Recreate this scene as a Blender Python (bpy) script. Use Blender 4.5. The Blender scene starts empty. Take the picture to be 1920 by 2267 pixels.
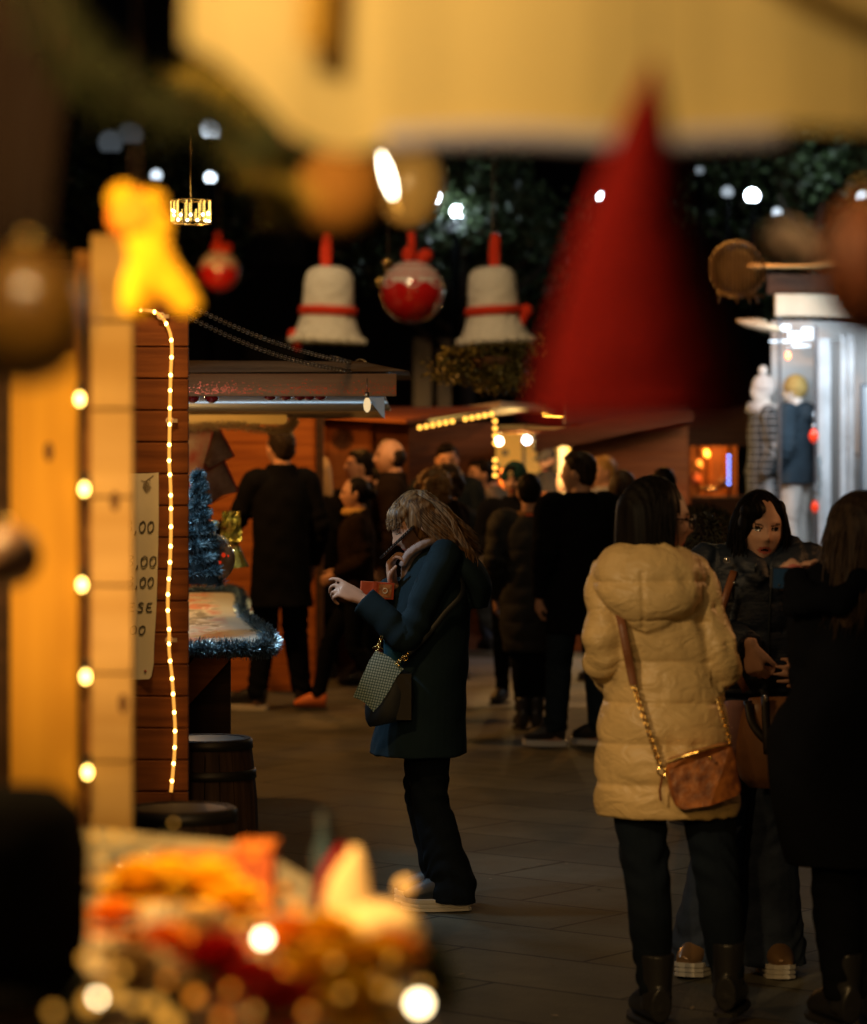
import bpy, bmesh, math, random
import numpy as np
from mathutils import Vector, Matrix, Quaternion
random.seed(7); np.random.seed(7)
R = math.radians
S = bpy.context.scene
C = S.collection

# ------------------------------------------------------------------ camera
FPX = 6800.0            # focal length in photograph pixels (85 mm on a 24 mm wide frame, 1920 px)
HZ = 985.0              # horizon row in the photograph
EYE = 1.75
def at(px, py, s):      # photograph pixel at a depth where one metre spans s pixels
    return Vector(((px-960)/s, FPX/s, EYE-(py-HZ)/s))
def depth(s): return FPX/s

cd = bpy.data.cameras.new('camera'); cam = bpy.data.objects.new('camera', cd); C.objects.link(cam)
cam.location = (0, 0, EYE); cam.rotation_euler = (R(90), 0, 0)
cd.sensor_fit = 'HORIZONTAL'; cd.sensor_width = 24; cd.lens = 85
cd.shift_y = -(1133.5-HZ)/1920
cd.clip_start = .05; cd.clip_end = 400
cd.dof.use_dof = True; cd.dof.focus_distance = depth(592); cd.dof.aperture_fstop = 2.1
S.camera = cam

# ------------------------------------------------------------------ world (night), exposure
w = bpy.data.worlds.new('World'); S.world = w; w.use_nodes = True
wn = w.node_tree; bg = wn.nodes['Background']
bg.inputs[0].default_value = (.30, .42, .62, 1); bg.inputs[1].default_value = .009
S.view_settings.view_transform = 'Standard'; S.view_settings.look = 'None'
S.view_settings.exposure = 0; S.view_settings.gamma = 1
S.cycles.use_denoising = True
S.cycles.max_bounces = 5; S.cycles.diffuse_bounces = 2; S.cycles.glossy_bounces = 2
S.cycles.transmission_bounces = 5; S.cycles.sample_clamp_indirect = 4
S.cycles.use_adaptive_sampling = False
S.cycles.use_light_tree = True

# ------------------------------------------------------------------ lamps of the market, with added unseen fill lights
WARM = (1, .56, .17); AMBER = (1, .42, .07); COOL = (.62, .82, 1.0); WHITE = (1, .84, .6)
def lamp(loc, power, col, size=.06, name='stall_lamp', aim=None, spot=None, area=None):
    if area: l = bpy.data.lights.new(name, 'AREA'); l.shape = 'RECTANGLE'; l.size, l.size_y = area
    elif spot: l = bpy.data.lights.new(name, 'SPOT'); l.spot_size = R(spot); l.spot_blend = .6; l.shadow_soft_size = size
    else: l = bpy.data.lights.new(name, 'POINT'); l.shadow_soft_size = size
    l.energy = power; l.color = col
    o = bpy.data.objects.new(name, l); C.objects.link(o); o.location = loc
    if aim is not None: o.rotation_euler = (Vector(aim)-Vector(loc)).to_track_quat('-Z', 'Y').to_euler()
    return o
lamp((-.32, 2.05, 2.36), 15, (1,.76,.38), .03, 'lamp_under_near_awning')
lamp((.72, 2.40, 2.44), 7, (1,.76,.38), .03, 'lamp_under_near_awning')
lamp((-.3, 5.6, 2.95), 36, (1,.72,.40), .05, 'bell_fill', aim=(.0,6.8,2.05), spot=52)  # added spot above the frame, only to brighten the hanging bells
lamp((-.60, 4.3, 2.35), 50, (1,.56,.12), .05, 'lamp_over_hut_corner', aim=(-.80,5.5,1.45), spot=78)
lamp((-.35, 2.35, 2.5), 400, (1,.58,.20), .05, 'lamp_over_counter', aim=(-.45,3.75,1.1), spot=76)
lamp((-2.3, 4.0, 3.7), 470, (1,.68,.33), .12, 'lamp_of_the_near_stall', aim=(.70,9.2,1.08), spot=13.5)
lamp((2.7, 10.3, 2.3), 38, (1,.46,.16), .08, 'lamp_of_the_stall_at_the_right', aim=(.9,9.6,1.5), spot=40)
lamp((-.93, 11.2, 1.9), 22, (.62,.86,1.0), .04, 'cool_lamp_behind_plank_wall', aim=(.0,11.6,1.15), spot=80)
lamp((-1.12, 12.25, 2.0), 9, (.62,.85,1.0), .05, 'tinsel_tree_fill', aim=(-.92,12.35,1.0), area=(.5,.12))  # unseen cool fill behind the plank wall, placed to brighten the tinsel tree
lamp((-.8, 14.2, 1.85), 1.6, (.62,.85,1.0), .05, 'tube_under_the_lining', aim=(-.8,14.2,3), area=(1.2,.1))
lamp((-1.5, 14.8, 1.86), 26, (1,.55,.18), .05, 'lamp_in_the_stall')
lamp((-1.9, 19.2, 2.6), 140, (1,.42,.09), .06, 'lamp_at_the_orange_door')
lamp((-.7, 22.6, 2.4), 50, (1,.38,.06), .06, 'lamp_over_the_orange_door')
lamp((.80, 27.4, 1.80), 75, (1,.62,.20), .06, 'lamp_in_the_kiosk')
lamp((1.9, 24.0, 3.4), 85, (1,.38,.06), .06, 'lamp_on_the_brown_hut')
lamp((2.7, 29.6, 1.7), 14, (1,.42,.10), .05, 'lamp_in_the_amber_stall')
lamp((3.4, 25.2, 2.75), 5, (.86,.94,1), .1, 'lamp_in_the_clothes_shop', aim=(3.4,26.5,1.0), area=(1.2,.25))
lamp((3.4, 24.6, 2.9), 12, (.80,.92,1), .1, 'lamp_of_the_shop_front', aim=(1.2,14,0), area=(1.0,.3))
lamp((3.2, 24.2, 2.6), 38, (.84,.93,1), .1, 'shop_fill', aim=(3.2,26.8,1.5), area=(1.6,.6))  # added panel facing away from the camera, evens out shop wall and mannequins
lamp((5.0, 39.0, 5.0), 25, (.70,.88,1), .15, 'street_light')
lamp((.3, 38.5, 4.6), 12, (.70,.88,1), .15, 'street_light')
lamp((2.2, 16.5, 3.6), 18, (1,.68,.28), .08, 'lamp_over_the_square')
lamp((-.9, 8.9, 2.95), 18, (1,.56,.20), .1, 'price_list_fill', aim=(-1.25,12,1.7), area=(.4,.1))  # unseen fill, turned from the camera, added to brighten planks, paper and fascia
lamp((.9, 18.2, 3.2), 12, (1,.66,.30), .06, 'plant_fill')  # added fill hidden behind the red hat, lifts the dark foliage
lamp((1.0, 2.75, 2.4), 10, (1,.66,.34), .04, 'pompom_fill', aim=(.36,2.96,1.92), spot=28)  # added off-frame spot that brightens the woolly pompoms
lamp((-.92, 3.5, 2.3), 150, (1,.60,.20), .05, 'counter_fill', aim=(-.35,4.1,1.1), spot=75)  # second off-frame spot, added because the flower heap was too dark
lamp((-.1, 20.0, 3.0), 26, (1,.55,.20), .05, 'crowd_fill', aim=(.1,23.5,1.4), area=(.3,.1))  # unseen fill facing away from the camera, added to light faces


# ------------------------------------------------------------------ materials
MC = {}
def nd(nt, t, **k):
    n = nt.nodes.new(t)
    for a, b in k.items(): setattr(n, a, b)
    return n
def mat(name, col, rough=.6, metal=0, bump=0, bscale=30, var=0, vscale=4, stretch=(1,1,1), col2=None, emit=None, es=0, trans=0, sheen=0, coat=0, spec=.5, dist=.01):
    if name in MC: return MC[name]
    m = bpy.data.materials.new(name); m.use_nodes = True; nt = m.node_tree; p = nt.nodes['Principled BSDF']
    p.inputs['Base Color'].default_value = (*col, 1); p.inputs['Roughness'].default_value = rough; p.inputs['Metallic'].default_value = metal
    p.inputs['Specular IOR Level'].default_value = spec
    if trans: p.inputs['Transmission Weight'].default_value = trans
    if sheen: p.inputs['Sheen Weight'].default_value = sheen; p.inputs['Sheen Roughness'].default_value = .5
    if coat: p.inputs['Coat Weight'].default_value = coat
    if emit: p.inputs['Emission Color'].default_value = (*emit, 1); p.inputs['Emission Strength'].default_value = es
    if var or bump:
        tc = nd(nt, 'ShaderNodeTexCoord'); mp = nd(nt, 'ShaderNodeMapping'); mp.inputs['Scale'].default_value = stretch
        nt.links.new(tc.outputs['Object'], mp.inputs[0])
    if var:
        n = nd(nt, 'ShaderNodeTexNoise'); n.inputs['Scale'].default_value = vscale; n.inputs['Detail'].default_value = 6
        nt.links.new(mp.outputs[0], n.inputs[0])
        cr = nd(nt, 'ShaderNodeValToRGB'); c2 = col2 or tuple(c*(1-var) for c in col)
        cr.color_ramp.elements[0].position = .35; cr.color_ramp.elements[1].position = .65
        cr.color_ramp.elements[0].color = (*c2, 1); cr.color_ramp.elements[1].color = (*col, 1)
        nt.links.new(n.outputs[0], cr.inputs[0]); nt.links.new(cr.outputs[0], p.inputs['Base Color'])
    if bump:
        n2 = nd(nt, 'ShaderNodeTexNoise'); n2.inputs['Scale'].default_value = bscale; n2.inputs['Detail'].default_value = 5
        nt.links.new(mp.outputs[0], n2.inputs[0])
        b = nd(nt, 'ShaderNodeBump'); b.inputs['Strength'].default_value = bump; b.inputs['Distance'].default_value = dist
        nt.links.new(n2.outputs[0], b.inputs['Height']); nt.links.new(b.outputs[0], p.inputs['Normal'])
    MC[name] = m; return m
def glow(name, col, st):
    if name in MC: return MC[name]
    m = bpy.data.materials.new(name); m.use_nodes = True; nt = m.node_tree; nt.nodes.remove(nt.nodes['Principled BSDF'])
    e = nd(nt, 'ShaderNodeEmission'); e.inputs[0].default_value = (*col, 1); e.inputs[1].default_value = st
    nt.links.new(e.outputs[0], nt.nodes['Material Output'].inputs[0])
    m.cycles.emission_sampling = 'NONE' if st < 3 else 'AUTO'
    MC[name] = m; return m
def wood(name, a, b, rough=.7, along='x', scale=6):
    st = {'x': (.35, 5, 5), 'z': (5, 5, .35), 'y': (5, .35, 5)}[along]
    return mat(name, a, rough, bump=.35, bscale=scale*3, var=1, col2=b, vscale=scale, stretch=st, dist=.004, spec=.2)
def cloth(name, col, rough=.9, bump=.4, bs=8, var=.25, stretch=(1,1,1), dist=.02, sheen=0, vs=5):
    return mat(name, col, 1 if max(col) < .02 else rough, bump=bump, bscale=bs, var=var, vscale=vs, stretch=stretch, sheen=sheen, spec=.04 if max(col) < .02 else .15, dist=dist)

# ------------------------------------------------------------------ geometry collector
def catmull(pts, k):
    P = [np.array(p, float) for p in pts]
    if len(P) < 3: 
        return [P[0]*(1-t)+P[-1]*t for t in np.linspace(0, 1, k+1)] if len(P) == 2 else P
    out = []
    Q = [2*P[0]-P[1]] + P + [2*P[-1]-P[-2]]
    for i in range(1, len(Q)-2):
        for j in range(k):
            t = j/k; a, b, c, d = Q[i-1:i+3]
            out.append(.5*((2*b)+(c-a)*t+(2*a-5*b+4*c-d)*t*t+(3*b-a-3*c+d)*t**3))
    out.append(P[-1]); return out
class G:
    def __init__(s): s.v = []; s.f = []; s.m = []; s.mi = 0
    def add(s, vs, fs):
        n = len(s.v); s.v.extend([tuple(map(float, v)) for v in vs])
        for f in fs: s.f.append(tuple(i+n for i in f)); s.m.append(s.mi)
    def box(s, c, d, rot=None):
        x, y, z = d[0]/2, d[1]/2, d[2]/2; c = Vector(c)
        vs = [Vector((i*x, j*y, k*z)) for i in (-1, 1) for j in (-1, 1) for k in (-1, 1)]
        if rot is not None:
            m = rot if isinstance(rot, Matrix) else Matrix.Rotation(rot, 3, 'Z')
            vs = [m @ v for v in vs]
        s.add([v+c for v in vs], [(0,1,3,2),(4,6,7,5),(0,4,5,1),(2,3,7,6),(0,2,6,4),(1,5,7,3)]); return s
    def span(s, a, b):
        a, b = Vector(a), Vector(b); return s.box((a+b)/2, [abs(q) for q in (b-a)])
    def hexa(s, p):
        s.add(p, [(0,1,2,3),(7,6,5,4),(0,4,5,1),(1,5,6,2),(2,6,7,3),(3,7,4,0)]); return s
    def loft(s, st, seg=20, ref=(1,0,0), smooth=4, cap=True, flat=False):
        A = [np.array([*c[0], c[1], c[2]], float) for c in st]
        A = catmull(A, smooth) if smooth > 1 and len(A) > 2 else A
        ref = Vector(ref); vs = []; n = len(A)
        for i, a in enumerate(A):
            p0 = A[max(i-1, 0)][:3]; p1 = A[min(i+1, n-1)][:3]
            t = Vector(p1-p0)
            t = t.normalized() if t.length > 1e-6 else Vector((0,0,1))
            if flat: t = Vector((0,0,1))
            x = ref - t*ref.dot(t)
            x = x.normalized() if x.length > 1e-4 else t.orthogonal().normalized()
            y = t.cross(x)
            for k in range(seg):
                an = 2*math.pi*k/seg
                vs.append(Vector(a[:3])+x*(math.cos(an)*a[3])+y*(math.sin(an)*a[4]))
        fs = [(i*seg+k, i*seg+(k+1)%seg, (i+1)*seg+(k+1)%seg, (i+1)*seg+k) for i in range(n-1) for k in range(seg)]
        if cap:
            fs.append(tuple(range(seg-1, -1, -1))); fs.append(tuple((n-1)*seg+k for k in range(seg)))
        s.add(vs, fs); return s
    def tube(s, pts, r, seg=8, smooth=1, cap=True):
        rs = r if isinstance(r, (list, tuple)) else [r]*len(pts)
        return s.loft([(p, a, a) for p, a in zip(pts, rs)], seg, (.31,.22,.92), smooth, cap)
    def ell(s, c, r, rot=None, nu=16, nv=10):
        c = Vector(c); r = (r,)*3 if isinstance(r, (int, float)) else r; vs = [Vector((0,0,r[2]))]
        for j in range(1, nv):
            t = math.pi*j/nv
            for i in range(nu):
                p = 2*math.pi*i/nu; vs.append(Vector((r[0]*math.sin(t)*math.cos(p), r[1]*math.sin(t)*math.sin(p), r[2]*math.cos(t))))
        vs.append(Vector((0,0,-r[2])))
        if rot is not None: vs = [rot @ v for v in vs]
        fs = [(0, 1+i, 1+(i+1)%nu) for i in range(nu)]
        for j in range(nv-2):
            for i in range(nu): a = 1+j*nu; fs.append((a+i, a+nu+i, a+nu+(i+1)%nu, a+(i+1)%nu))
        e = len(vs)-1; a = 1+(nv-2)*nu; fs += [(e, a+(i+1)%nu, a+i) for i in range(nu)]
        s.add([v+c for v in vs], fs); return s
    def lathe(s, c, prof, seg=28, rot=None):
        c = Vector(c); vs = []
        for r, z in prof:
            for k in range(seg):
                an = 2*math.pi*k/seg; v = Vector((r*math.cos(an), r*math.sin(an), z)); vs.append((rot @ v if rot is not None else v)+c)
        n = len(prof)
        fs = [(i*seg+k, i*seg+(k+1)%seg, (i+1)*seg+(k+1)%seg, (i+1)*seg+k) for i in range(n-1) for k in range(seg)]
        fs.append(tuple(range(seg-1, -1, -1))); fs.append(tuple((n-1)*seg+k for k in range(seg)))
        s.add(vs, fs); return s
    def quad(s, p): s.add(p, [tuple(range(len(p)))]); return s
    def torus(s, c, r, t, rot=None, seg=20, k=8):
        c = Vector(c); vs = []
        for i in range(seg):
            a = 2*math.pi*i/seg
            for j in range(k):
                b = 2*math.pi*j/k; v = Vector(((r+t*math.cos(b))*math.cos(a), (r+t*math.cos(b))*math.sin(a), t*math.sin(b)))
                vs.append((rot @ v if rot is not None else v)+c)
        s.add(vs, [(i*k+j, ((i+1)%seg)*k+j, ((i+1)%seg)*k+(j+1)%k, i*k+(j+1)%k) for i in range(seg) for j in range(k)]); return s
    def mesh(s, name, smooth=True, off=None):
        me = bpy.data.meshes.new(name)
        vs = s.v if off is None else [(a-off[0], b-off[1], c-off[2]) for a, b, c in s.v]
        me.from_pydata(vs, [], s.f); me.polygons.foreach_set('material_index', s.m)
        me.polygons.foreach_set('use_smooth', [smooth]*len(s.f)); me.update(); return me
def flatfix(o, bevel=0):
    if bevel:
        b = o.modifiers.new('bevel', 'BEVEL'); b.width = bevel; b.segments = 2; b.limit_method = 'ANGLE'
def link(name, me, mats, parent=None):
    o = bpy.data.objects.new(name, me); C.objects.link(o)
    for m in (mats if isinstance(mats, (list, tuple)) else [mats]): me.materials.append(m)
    if parent is not None: o.parent = parent
    return o
class Thing:
    def __init__(s, name, label, cat, loc=(0,0,0), rot=0, group=None):
        o = bpy.data.objects.new(name, None); C.objects.link(o); o.empty_display_size = .1
        o.location = loc; o.rotation_euler = (0, 0, rot); o['label'] = label; o['category'] = cat
        if group: o['group'] = group
        s.o = o; s.loc = Vector(loc)
    def part(s, name, g, mats, parent=None, smooth=False, bevel=0, world=True, label=None):
        o = link(name, g.mesh(name, smooth, s.loc if world else None), mats, parent or s.o); flatfix(o, bevel)
        if label: o['label'] = label
        return o
def single(name, label, cat, g, mats, loc=(0,0,0), smooth=False, bevel=0, group=None, kind=None):
    o = link(name, g.mesh(name, smooth, Vector(loc)), mats); o.location = loc; flatfix(o, bevel)
    if label: o['label'] = label
    if cat: o['category'] = cat
    if group: o['group'] = group
    if kind: o['kind'] = kind
    return o
def struct(name, g, mats, smooth=False):
    o = link(name, g.mesh(name, smooth), mats); o['kind'] = 'structure'; return o
def dup(o, loc, rotz=None, label=None):
    c = o.copy(); C.objects.link(c); c.location = loc
    if rotz is not None: c.rotation_euler = (0, 0, rotz)
    if label: c['label'] = label
    for ch in list(o.children):
        d = ch.copy(); C.objects.link(d); d.parent = c
        for e in list(ch.children):
            f = e.copy(); C.objects.link(f); f.parent = d
    return c
def voxmesh(g, voxel, smooth=2, disp=None, name='m'):
    """fuse the overlapping closed solids of g into one continuous surface"""
    me = g.mesh('tmp'); o = bpy.data.objects.new('tmp', me); C.objects.link(o)
    r = o.modifiers.new('r', 'REMESH'); r.mode = 'VOXEL'; r.voxel_size = voxel
    if smooth:
        s = o.modifiers.new('s', 'SMOOTH'); s.factor = .6; s.iterations = smooth
    dg = bpy.context.evaluated_depsgraph_get(); dg.update()
    out = bpy.data.meshes.new_from_object(o.evaluated_get(dg)); out.name = name
    bpy.data.objects.remove(o); bpy.data.meshes.remove(me)
    if disp is not None:
        n = len(out.vertices); co = np.empty(n*3); out.vertices.foreach_get('co', co); co = co.reshape(-1, 3)
        no = np.empty(n*3); out.vertices.foreach_get('normal', no); no = no.reshape(-1, 3)
        co = co + no*disp(co)[:, None]; out.vertices.foreach_set('co', co.ravel())
    out.polygons.foreach_set('use_smooth', [True]*len(out.polygons)); out.update(); return out
# ================================================================== PEOPLE
V = Vector
def rotm(yaw=0, pitch=0, roll=0):     # head: forward is +Y; pitch>0 nods down, yaw>0 turns to the person's left
    return Matrix.Rotation(R(yaw), 3, 'Z') @ Matrix.Rotation(R(-pitch), 3, 'X') @ Matrix.Rotation(R(roll), 3, 'Y')
def head_verts(g, c, Rm, k=1, frown=0, nu=56, nv=44):
    vs = []; fs = []
    E = lambda x, z, cx, cz, sx, sz: math.exp(-((x-cx)/sx)**2-((z-cz)/sz)**2)
    for j in range(nv+1):
        t = math.pi*j/nv
        for i in range(nu):
            p = 2*math.pi*i/nu; dx, dy, dz = math.sin(t)*math.cos(p), math.sin(t)*math.sin(p), math.cos(t)
            x, y, z = .077*dx, .097*dy, .117*dz
            q = max(0, -dz)
            x *= 1-.30*q**1.4
            if dy < 0: y *= 1-.45*q
            if dy > 0:
                y = .097*abs(dy)**.85 if dy else 0
                y += .006*q
                m = min(1, dy*2.2)
                y += m*(.020*E(x,z,0,-.020,.011,.014)+.013*E(x,z,0,.002,.009,.024)+.006*E(x,z,.014,-.024,.008,.008)+.006*E(x,z,-.014,-.024,.008,.008)
                     -.012*E(x,z,.031,.010,.016,.012)-.012*E(x,z,-.031,.010,.016,.012)
                     +.005*E(x,z,.031,.010,.010,.006)+.005*E(x,z,-.031,.010,.010,.006)
                     +.006*E(x,z,.028,.030,.024,.008)+.006*E(x,z,-.028,.030,.024,.008)
                     +.007*E(x,z,0,-.053,.023,.007)+.006*E(x,z,0,-.068,.019,.007)-(.004+.009*frown)*E(x,z,0,-.0605,.019,.0035+.002*frown)
                     +.008*E(x,z,0,-.097,.022,.014)+.004*E(x,z,.042,-.022,.018,.018)+.004*E(x,z,-.042,-.022,.018,.018)
                     -frown*.003*(E(x,z,.024,-.040,.006,.016)+E(x,z,-.024,-.040,.006,.016)+E(x,z,0,.032,.004,.01)))
            vs.append(Rm @ V((x*k, y*k, z*k)) + c)
    for j in range(nv):
        for i in range(nu): fs.append((j*nu+i, (j+1)*nu+i, (j+1)*nu+(i+1)%nu, j*nu+(i+1)%nu))
    g.add(vs, fs)
    for sx in (-1, 1):
        g.ell(Rm @ V((sx*.077*k, -.008*k, -.004*k))+c, (.010*k, .019*k, .031*k), Rm @ Matrix.Rotation(sx*-.35, 3, 'Z'))
def hand(g, wr, d, nrm, curl=(30,40,30), k=1, side=1, thumb=35, thumbcurl=20, fan=4, gaps=None):
    """palm and five fingers; d = direction of the palm, nrm = direction the palm faces, side = which way the thumb leaves"""
    d = V(d).normalized(); nrm = V(nrm); nrm = (nrm-d*nrm.dot(d)).normalized(); s = d.cross(nrm)*side
    wr = V(wr)
    g.loft([(wr-d*.02*k, .024*k, .019*k), (wr+d*.015*k, .029*k, .018*k), (wr+d*.05*k, .040*k, .016*k), (wr+d*.083*k, .041*k, .013*k), (wr+d*.094*k, .034*k, .009*k)], 14, s, 3)
    L = [(.040,.026,.022), (.045,.030,.023), (.042,.028,.023), (.033,.021,.020)]
    for i in range(4):
        u = (1.5-i)*.0205; c = [R(a) for a in (gaps[i] if gaps else curl)]
        p = wr+d*(.086-abs(i-1.2)*.004)*k+s*u*k; pts = [p-d*.02*k, p]; dirv = (d+s*math.tan(R((1.5-i)*fan))).normalized(); ax = dirv.cross(nrm)
        for q in range(3):
            dirv = Quaternion(ax, c[q]) @ dirv
            p = p+dirv*L[i][q]*k; pts.append(p)
        g.tube(pts, [a*k for a in (.0085, .0092, .0085, .0078, .0065)], 8, 2)
    t = (s*math.sin(R(thumb))+d*math.cos(R(thumb))+nrm*.35).normalized(); p = wr+d*.018*k+s*.022*k; pts = [p]; ax = t.cross((nrm-s*.8).normalized())
    if ax.length < .1: ax = t.orthogonal()
    ax.normalize()
    for l in (.040, .030, .024): p = p+t*l*k; pts.append(p); t = Quaternion(ax, R(thumbcurl)) @ t
    g.tube(pts, [a*k for a in (.014, .012, .0095, .0075)], 8, 2)
DEF = dict(head=(0,.01,1.585), yaw=0, pitch=0, roll=0, neck=(0,-.01,1.43), sh=.185, shz=1.385, shy=0,
    elR=(.235,-.03,1.11), wrR=(.225,.06,.87), elL=(-.235,-.03,1.11), wrL=(-.225,.06,.87),
    hdR=None, hdL=None, hip=(0,0,.90), hw=.09, knR=(.095,.02,.49), anR=(.095,-.02,.085), knL=(-.095,.02,.49), anL=(-.095,-.02,.085),
    toeR=(.15,1,0), toeL=(-.15,1,0))
SKIN = lambda: mat('skin', (.58,.32,.21), .55, bump=.2, bscale=70, var=.22, vscale=14, dist=.003)
def hairmat(name, a, b): return mat(name, a, .5, bump=.4, bscale=60, var=1, col2=b, vscale=26, stretch=(3,3,.12), dist=.004, spec=.25 if max(a) > .05 else .07)
def strands(g, c, Rm, rad, n, L, hang, r=.0035, phi=(35, 325), seg=8, curl=.02, part=0., rnd=random, spread=.25, tip=.3, gap=1.04, tt=(62, 100)):
    """locks of hair combed from the parting over the head and hanging from there"""
    rx, ry, rz = rad
    for _ in range(n):
        ph = R(rnd.uniform(*phi)); t1 = R(rnd.uniform(*tt)); t0 = R(rnd.uniform(2, 40)); pts = []
        o = gap+rnd.uniform(0, .05)
        for q in range(seg):
            t = t0+(t1-t0)*q/(seg-1)
            v = V((rx*math.sin(t)*math.sin(ph), ry*math.sin(t)*math.cos(ph), rz*math.cos(t)))*o
            pts.append(Rm @ v + c)
        d = (pts[-1]-pts[-2]).normalized(); l = L*rnd.uniform(.7, 1.1); p = pts[-1]; h = V(hang).normalized()+V((rnd.uniform(-1,1), rnd.uniform(-1,1), 0))*spread*.3
        cv = V((rnd.uniform(-1,1), rnd.uniform(-1,1), rnd.uniform(-.3,.3)))*curl
        for q in range(6):
            d = (d*.45+h*.55).normalized(); p = p+d*l/6+cv*math.sin((q+1)*.9)*.5; pts.append(p)
        rr = [r*(.7+.3*min(1, i/3)) for i in range(len(pts)-3)]+[r*.8, r*.6, r*tip*.6]
        g.tube(pts, rr, 4, 1)
def person(label, pos, rot, coat, trousers, shoe, hair, pose={}, k=1.0, vox=.012, face=True, frown=0, skin=None, hairkind='short', coatst=None, sleeve=.062, cuff=.046,
           hood=None, hoodg=None, quilt=None, collar=.075, leg=(.088,.062,.058,.048), bell=None, strandn=0, hairL=.25, hang=(0,-.1,-1), hairr=.0035, name='person', cat='person', group='people in the market',
           hands=True, sole=None, boots=False, beard=None, phi=(35,325), coatmat=None, lips=(.42,.1,.08), curl=.02, headk=1.0, trousk=True, gaze=0, collarmat=None, hairfix=None, zip_=None, browm=None, groove=None, bobshift=0, eye=(1,1)):
    P = dict(DEF); P.update(pose)
    T = Thing(name, label, cat, pos, rot, group); Vk = lambda p: V(p)*k
    skin = skin or SKIN()
    head = Vk(P['head']); Rm = rotm(P['yaw'], P['pitch'], P['roll']); hk = k*headk
    neck = Vk(P['neck']); hip = Vk(P['hip'])
    shR = V((P['sh'], P['shy'], P['shz']))*k; shL = V((-P['sh'], P['shy'], P['shz']))*k
    if 'shRp' in P: shR = Vk(P['shRp'])
    if 'shLp' in P: shL = Vk(P['shLp'])
    # ---- body
    g = G(); head_verts(g, head, Rm, hk, frown)
    g.loft([(neck-V((0,0,.05*k)), .07*k, .06*k), (neck+V((0,0,.03*k)), .054*k, .055*k), (head+Rm @ V((0,-.025,-.07))*hk, .052*hk, .054*hk)], 16, (1,0,0), 3)
    mid = (neck+hip)/2
    g.loft([(hip-V((0,0,.06*k)), .13*k, .09*k), (hip+V((0,0,.03*k)), .155*k, .105*k), (mid-V((0,0,.05*k)), .125*k, .09*k), (neck-V((0,0,.16*k)), .15*k, .105*k), (neck-V((0,0,.05*k)), .14*k, .075*k), (neck+V((0,0,.0*k)), .06*k, .05*k)], 20, (1,0,0), 4, flat=True)
    for sh, el, wr, sd, hd in ((shR, Vk(P['elR']), Vk(P['wrR']), 1, P['hdR']), (shL, Vk(P['elL']), Vk(P['wrL']), -1, P['hdL'])):
        g.loft([(sh-V((sd*.06*k,0,.01)), .045*k, .045*k), (sh, .05*k, .05*k), (sh.lerp(el, .5), .043*k, .043*k), (el, .036*k, .036*k), (el.lerp(wr, .35), .037*k, .037*k), (wr, .024*k, .022*k)], 14, (0,1,.2), 3)
        if hands:
            h = dict(d=(wr-el), nrm=(-sd, 0, 0), curl=(28,30,20), side=-sd)
            if hd: h.update(hd)
            hand(g, wr, k=k, **h)
    for hx, kn, an in ((1, Vk(P['knR']), Vk(P['anR'])), (-1, Vk(P['knL']), Vk(P['anL']))):
        h0 = hip+V((hx*P['hw']*k, 0, -.02*k))
        toe = V(P['toeR'] if hx > 0 else P['toeL']).normalized()
        g.loft([(h0, .08*k, .085*k), (h0.lerp(kn, .5), .07*k, .075*k), (kn, .05*k, .053*k), (kn.lerp(an, .35), .05*k, .053*k), (an, .034*k, .036*k), (an-V((0,0,.04*k)), .03*k, .036*k)], 14, (1,0,0), 3)
        g.loft([(an-toe*.04*k-V((0,0,.05*k)), .024*k, .024*k), (an+toe*.03*k-V((0,0,.048*k)), .026*k, .022*k), (an+toe*.10*k-V((0,0,.062*k)), .028*k, .012*k)], 12, (1,0,0), 3)
    me = voxmesh(g, vox if not face else min(vox, .008), 2, name='body')
    mats = [skin]
    body = link('body', me, mats, T.o)
    if face:
        lipm = mat('lips_%s' % str(lips), lips, .4); dark = mat('eye_dark', (.012,.008,.006), .15); white = mat('eye_white', (.26,.21,.17), .2)
        bm = browm or mat('brow', (.10,.05,.03), .8)
        for m in (lipm, dark, white, bm): me.materials.append(m)
        if beard: me.materials.append(beard)
        n = len(me.polygons); ce = np.empty(n*3); me.polygons.foreach_get('center', ce); ce = ce.reshape(-1, 3)
        L = (ce-np.array(head)) @ np.array(Rm) / hk
        mi = np.zeros(n, int); X, Y, Z = L.T; fr = (Y > .04) & (np.abs(X) < .08) & (np.abs(Z) < .13)
        el = lambda cx, cz, sx, sz: ((X-cx)/sx)**2+((Z-cz)/sz)**2 < 1
        if beard: mi[(Y > .0) & (Z < -.030) & (Z > -.14) & (np.abs(X) < .09) & ~el(0,-.061,.02,.010)] = 5
        mi[fr & el(0, -.0605, .024, .0125)] = 1
        if frown: mi[fr & el(0, -.0605, .015, .005)] = 2
        for sx in (-1, 1):
            mi[fr & el(sx*.031, .010, .0148*eye[0], .0076*eye[1])] = 2
            mi[fr & (el(sx*.031, .009, .0125*eye[0], .0050*eye[1]))] = 3
            mi[fr & (el(sx*.031+gaze, .009, .0058, .0065*eye[1]))] = 2
            bz = .0285 - frown*.004*1
            mi[fr & (np.abs(X-sx*.031) < .019) & (np.abs(Z-bz-(sx*X-.03)*(.25*frown)) < .0032)] = 4
        me.polygons.foreach_set('material_index', mi.astype(np.int32)); me.update()
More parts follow.
